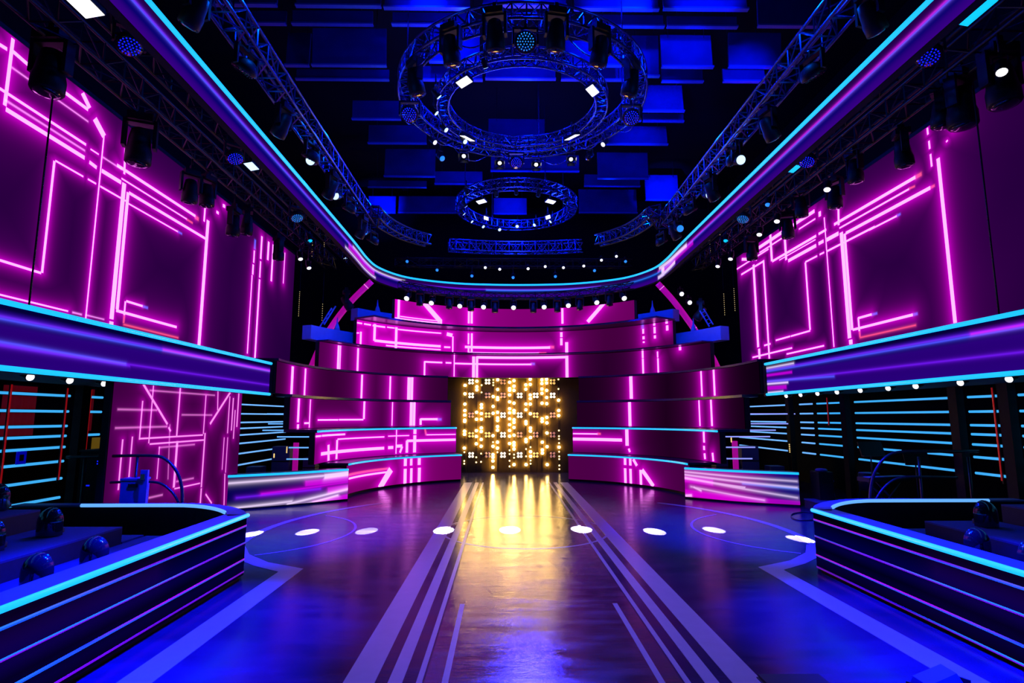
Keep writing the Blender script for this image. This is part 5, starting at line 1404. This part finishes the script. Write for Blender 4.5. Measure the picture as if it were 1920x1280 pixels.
for s in (-1, 1):
    pts = [(99, 180), (82, 390), (58, 597)] if s < 0 else [(1824, 160), (1850, 385), (1873, 587)]
    a, b_ = at_x(pts[0][0], pts[0][1], s * 6.35), at_x(pts[2][0], pts[2][1], s * 6.35)
    b_.y = a.y
    t = thing('hanging_cable', 'thin dark cable hanging down in front of the %s video wall' % SIDE[s], 'cable', (0, 0, 0), 'cables in front of the video walls')
    MB().tube([a, (a + b_) / 2, Vector((b_.x, b_.y, 3.0))], 0.011, 6).build('wire', M['cable'], t, True)
    MB().lathe([(0.02, -0.06), (0.024, 0), (0.02, 0.12)], 8, Matrix.Translation((b_.x, b_.y, 3.05))).build('weight', M['cable'], t, True)

# blue ladder trusses and moving lights that stand on the bare beams
for s in (-1, 1):
    a, b_ = (at_y(600, 612, 17.4), at_y(622, 577, 17.4)) if s < 0 else (at_y(1330, 612, 17.4), at_y(1312, 582, 17.4))
    t = thing('ladder_truss', 'short leaning blue ladder truss above the %s beam end' % SIDE[s], 'truss', (0, 0, 0), 'leaning ladder trusses')
    off = Vector((0.12, 0, 0.06))
    MB().tube([a, b_], 0.022, 6).build('chord', M['beam'], t)
    MB().tube([a + off, b_ + off], 0.022, 6).build('chord', M['beam'], t)
    for k in range(4):
        q = a + (b_ - a) * (0.15 + 0.23 * k)
        MB().tube([q, q + off], 0.014, 5).build('rung', M['beam'], t)
    p = at_y(650, 540, 17.6) if s < 0 else at_y(1313, 560, 17.6)
    hang('moving_head', 'blue lit moving light leaning out beside the %s pink arch' % SIDE[s], (p.x, p.y, p.z), 'moving lights beside the arches', tilt=0.6, rz=s * 1.2, lens='lens_dark', scale=1.1)
for i, (x, y) in enumerate(((1276, 551), (1291, 567))):
    p = at_y(x, y, 17.7)
    hang('spot_can', '%s round white spot beside the right pink arch' % ('upper' if i == 0 else 'lower'), (p.x, p.y, p.z + 0.22), 'white spots beside the right arch', tilt=1.2, rz=PI, lens='white_lamp', scale=1.0)

# floor cable loop by the right barrier
pts = [at_z(x, y, 0.012) for x, y in ((1530, 974), (1500, 975), (1485, 970), (1486, 963), (1505, 960), (1530, 961))]
t = thing('floor_cable', 'loop of black cable lying on the floor behind the right barrier corner', 'cable', (0, 0, 0))
MB().tube(smooth_path(pts, 6), 0.012, 6).build('cord', M['cable'], t, True)
MB().tube([pts[-1], pts[-1] + Vector((0.12, 0.0, 0))], 0.02, 6).build('plug', M['cable'], t, True)
# floor monitor at the bottom of the view
p = at_z(1690, 1268, 0.0)
t = thing('floor_monitor', 'small wedge monitor on the floor at the bottom edge of the view', 'monitor', (p.x + 0.04, p.y - 0.36, 0), None, 0.5)
MB().add([(-0.2, -0.12, 0), (0.2, -0.12, 0), (0.2, 0.14, 0), (-0.2, 0.14, 0), (-0.2, -0.02, 0.14), (0.2, -0.02, 0.14), (0.2, 0.08, 0.17), (-0.2, 0.08, 0.17)],
         [(3, 2, 1, 0), (0, 1, 5, 4), (4, 5, 6, 7), (7, 6, 2, 3), (0, 4, 7, 3), (1, 2, 6, 5)]).build('case', M['box'], t)
MB().b2(-0.215, -0.2, -0.1, 0.12, 0.0, 0.12).build('side_cheek', M['fixture'], t)
MB().b2(0.2, 0.215, -0.1, 0.12, 0.0, 0.12).build('side_cheek', M['fixture'], t)
p = at_z(1475, 1272, 0.0)
t = thing('floor_ramp', 'low dark floor box at the bottom edge beside the painted stripe', 'box', (p.x, p.y - 0.15, 0))
MB().b2(-0.22, 0.25, -0.15, 0.15, 0.0, 0.035).build('lid', M['black'], t)
MB().b2(-0.23, 0.26, -0.16, 0.16, 0.0, 0.012).build('rim', M['fixture'], t)

# flight cases and pink uprights in the wings behind the ends of the tiers
for s in (-1, 1):
    for i, (x, y, w, h) in enumerate(((6.9, 17.2, 0.5, 1.15), (6.2, 17.6, 0.36, 0.8), (7.5, 16.8, 0.4, 0.6))):
        t = thing('flight_case', '%s blue tinted flight case in the %s wing behind the tubes' % (('tall', 'narrow', 'low')[i], SIDE[s]), 'case', (s * x, y, 0), 'flight cases in the wings')
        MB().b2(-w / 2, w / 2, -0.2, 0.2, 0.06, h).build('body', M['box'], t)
        MB().b2(-w / 2 - 0.01, w / 2 + 0.01, -0.21, 0.21, h * 0.62, h * 0.62 + 0.03).build('rim', M['fixture'], t)
        for sx in (-1, 1):
            for sy in (-1, 1):
                MB().lathe([(0.03, 0.0), (0.03, 0.06)], 8, Matrix.Translation((sx * (w / 2 - 0.05), sy * 0.14, 0))).build('caster', M['fixture'], t)
    q = at_y(553, 880, 16.6) if s < 0 else at_y(1380, 880, 15.9)
    t = thing('pink_upright', 'short upright pink light bar standing in the %s wing' % SIDE[s], 'light bar', (q.x, q.y, 0), 'pink light bars in the wings')
    MB().b2(-0.07, 0.07, -0.03, 0.03, 0.05, 1.35 if s > 0 else 1.28).build('bar', M['pink_tube'], t)
    MB().b2(-0.12, 0.12, -0.1, 0.1, 0.0, 0.05).build('foot', M['fixture'], t)
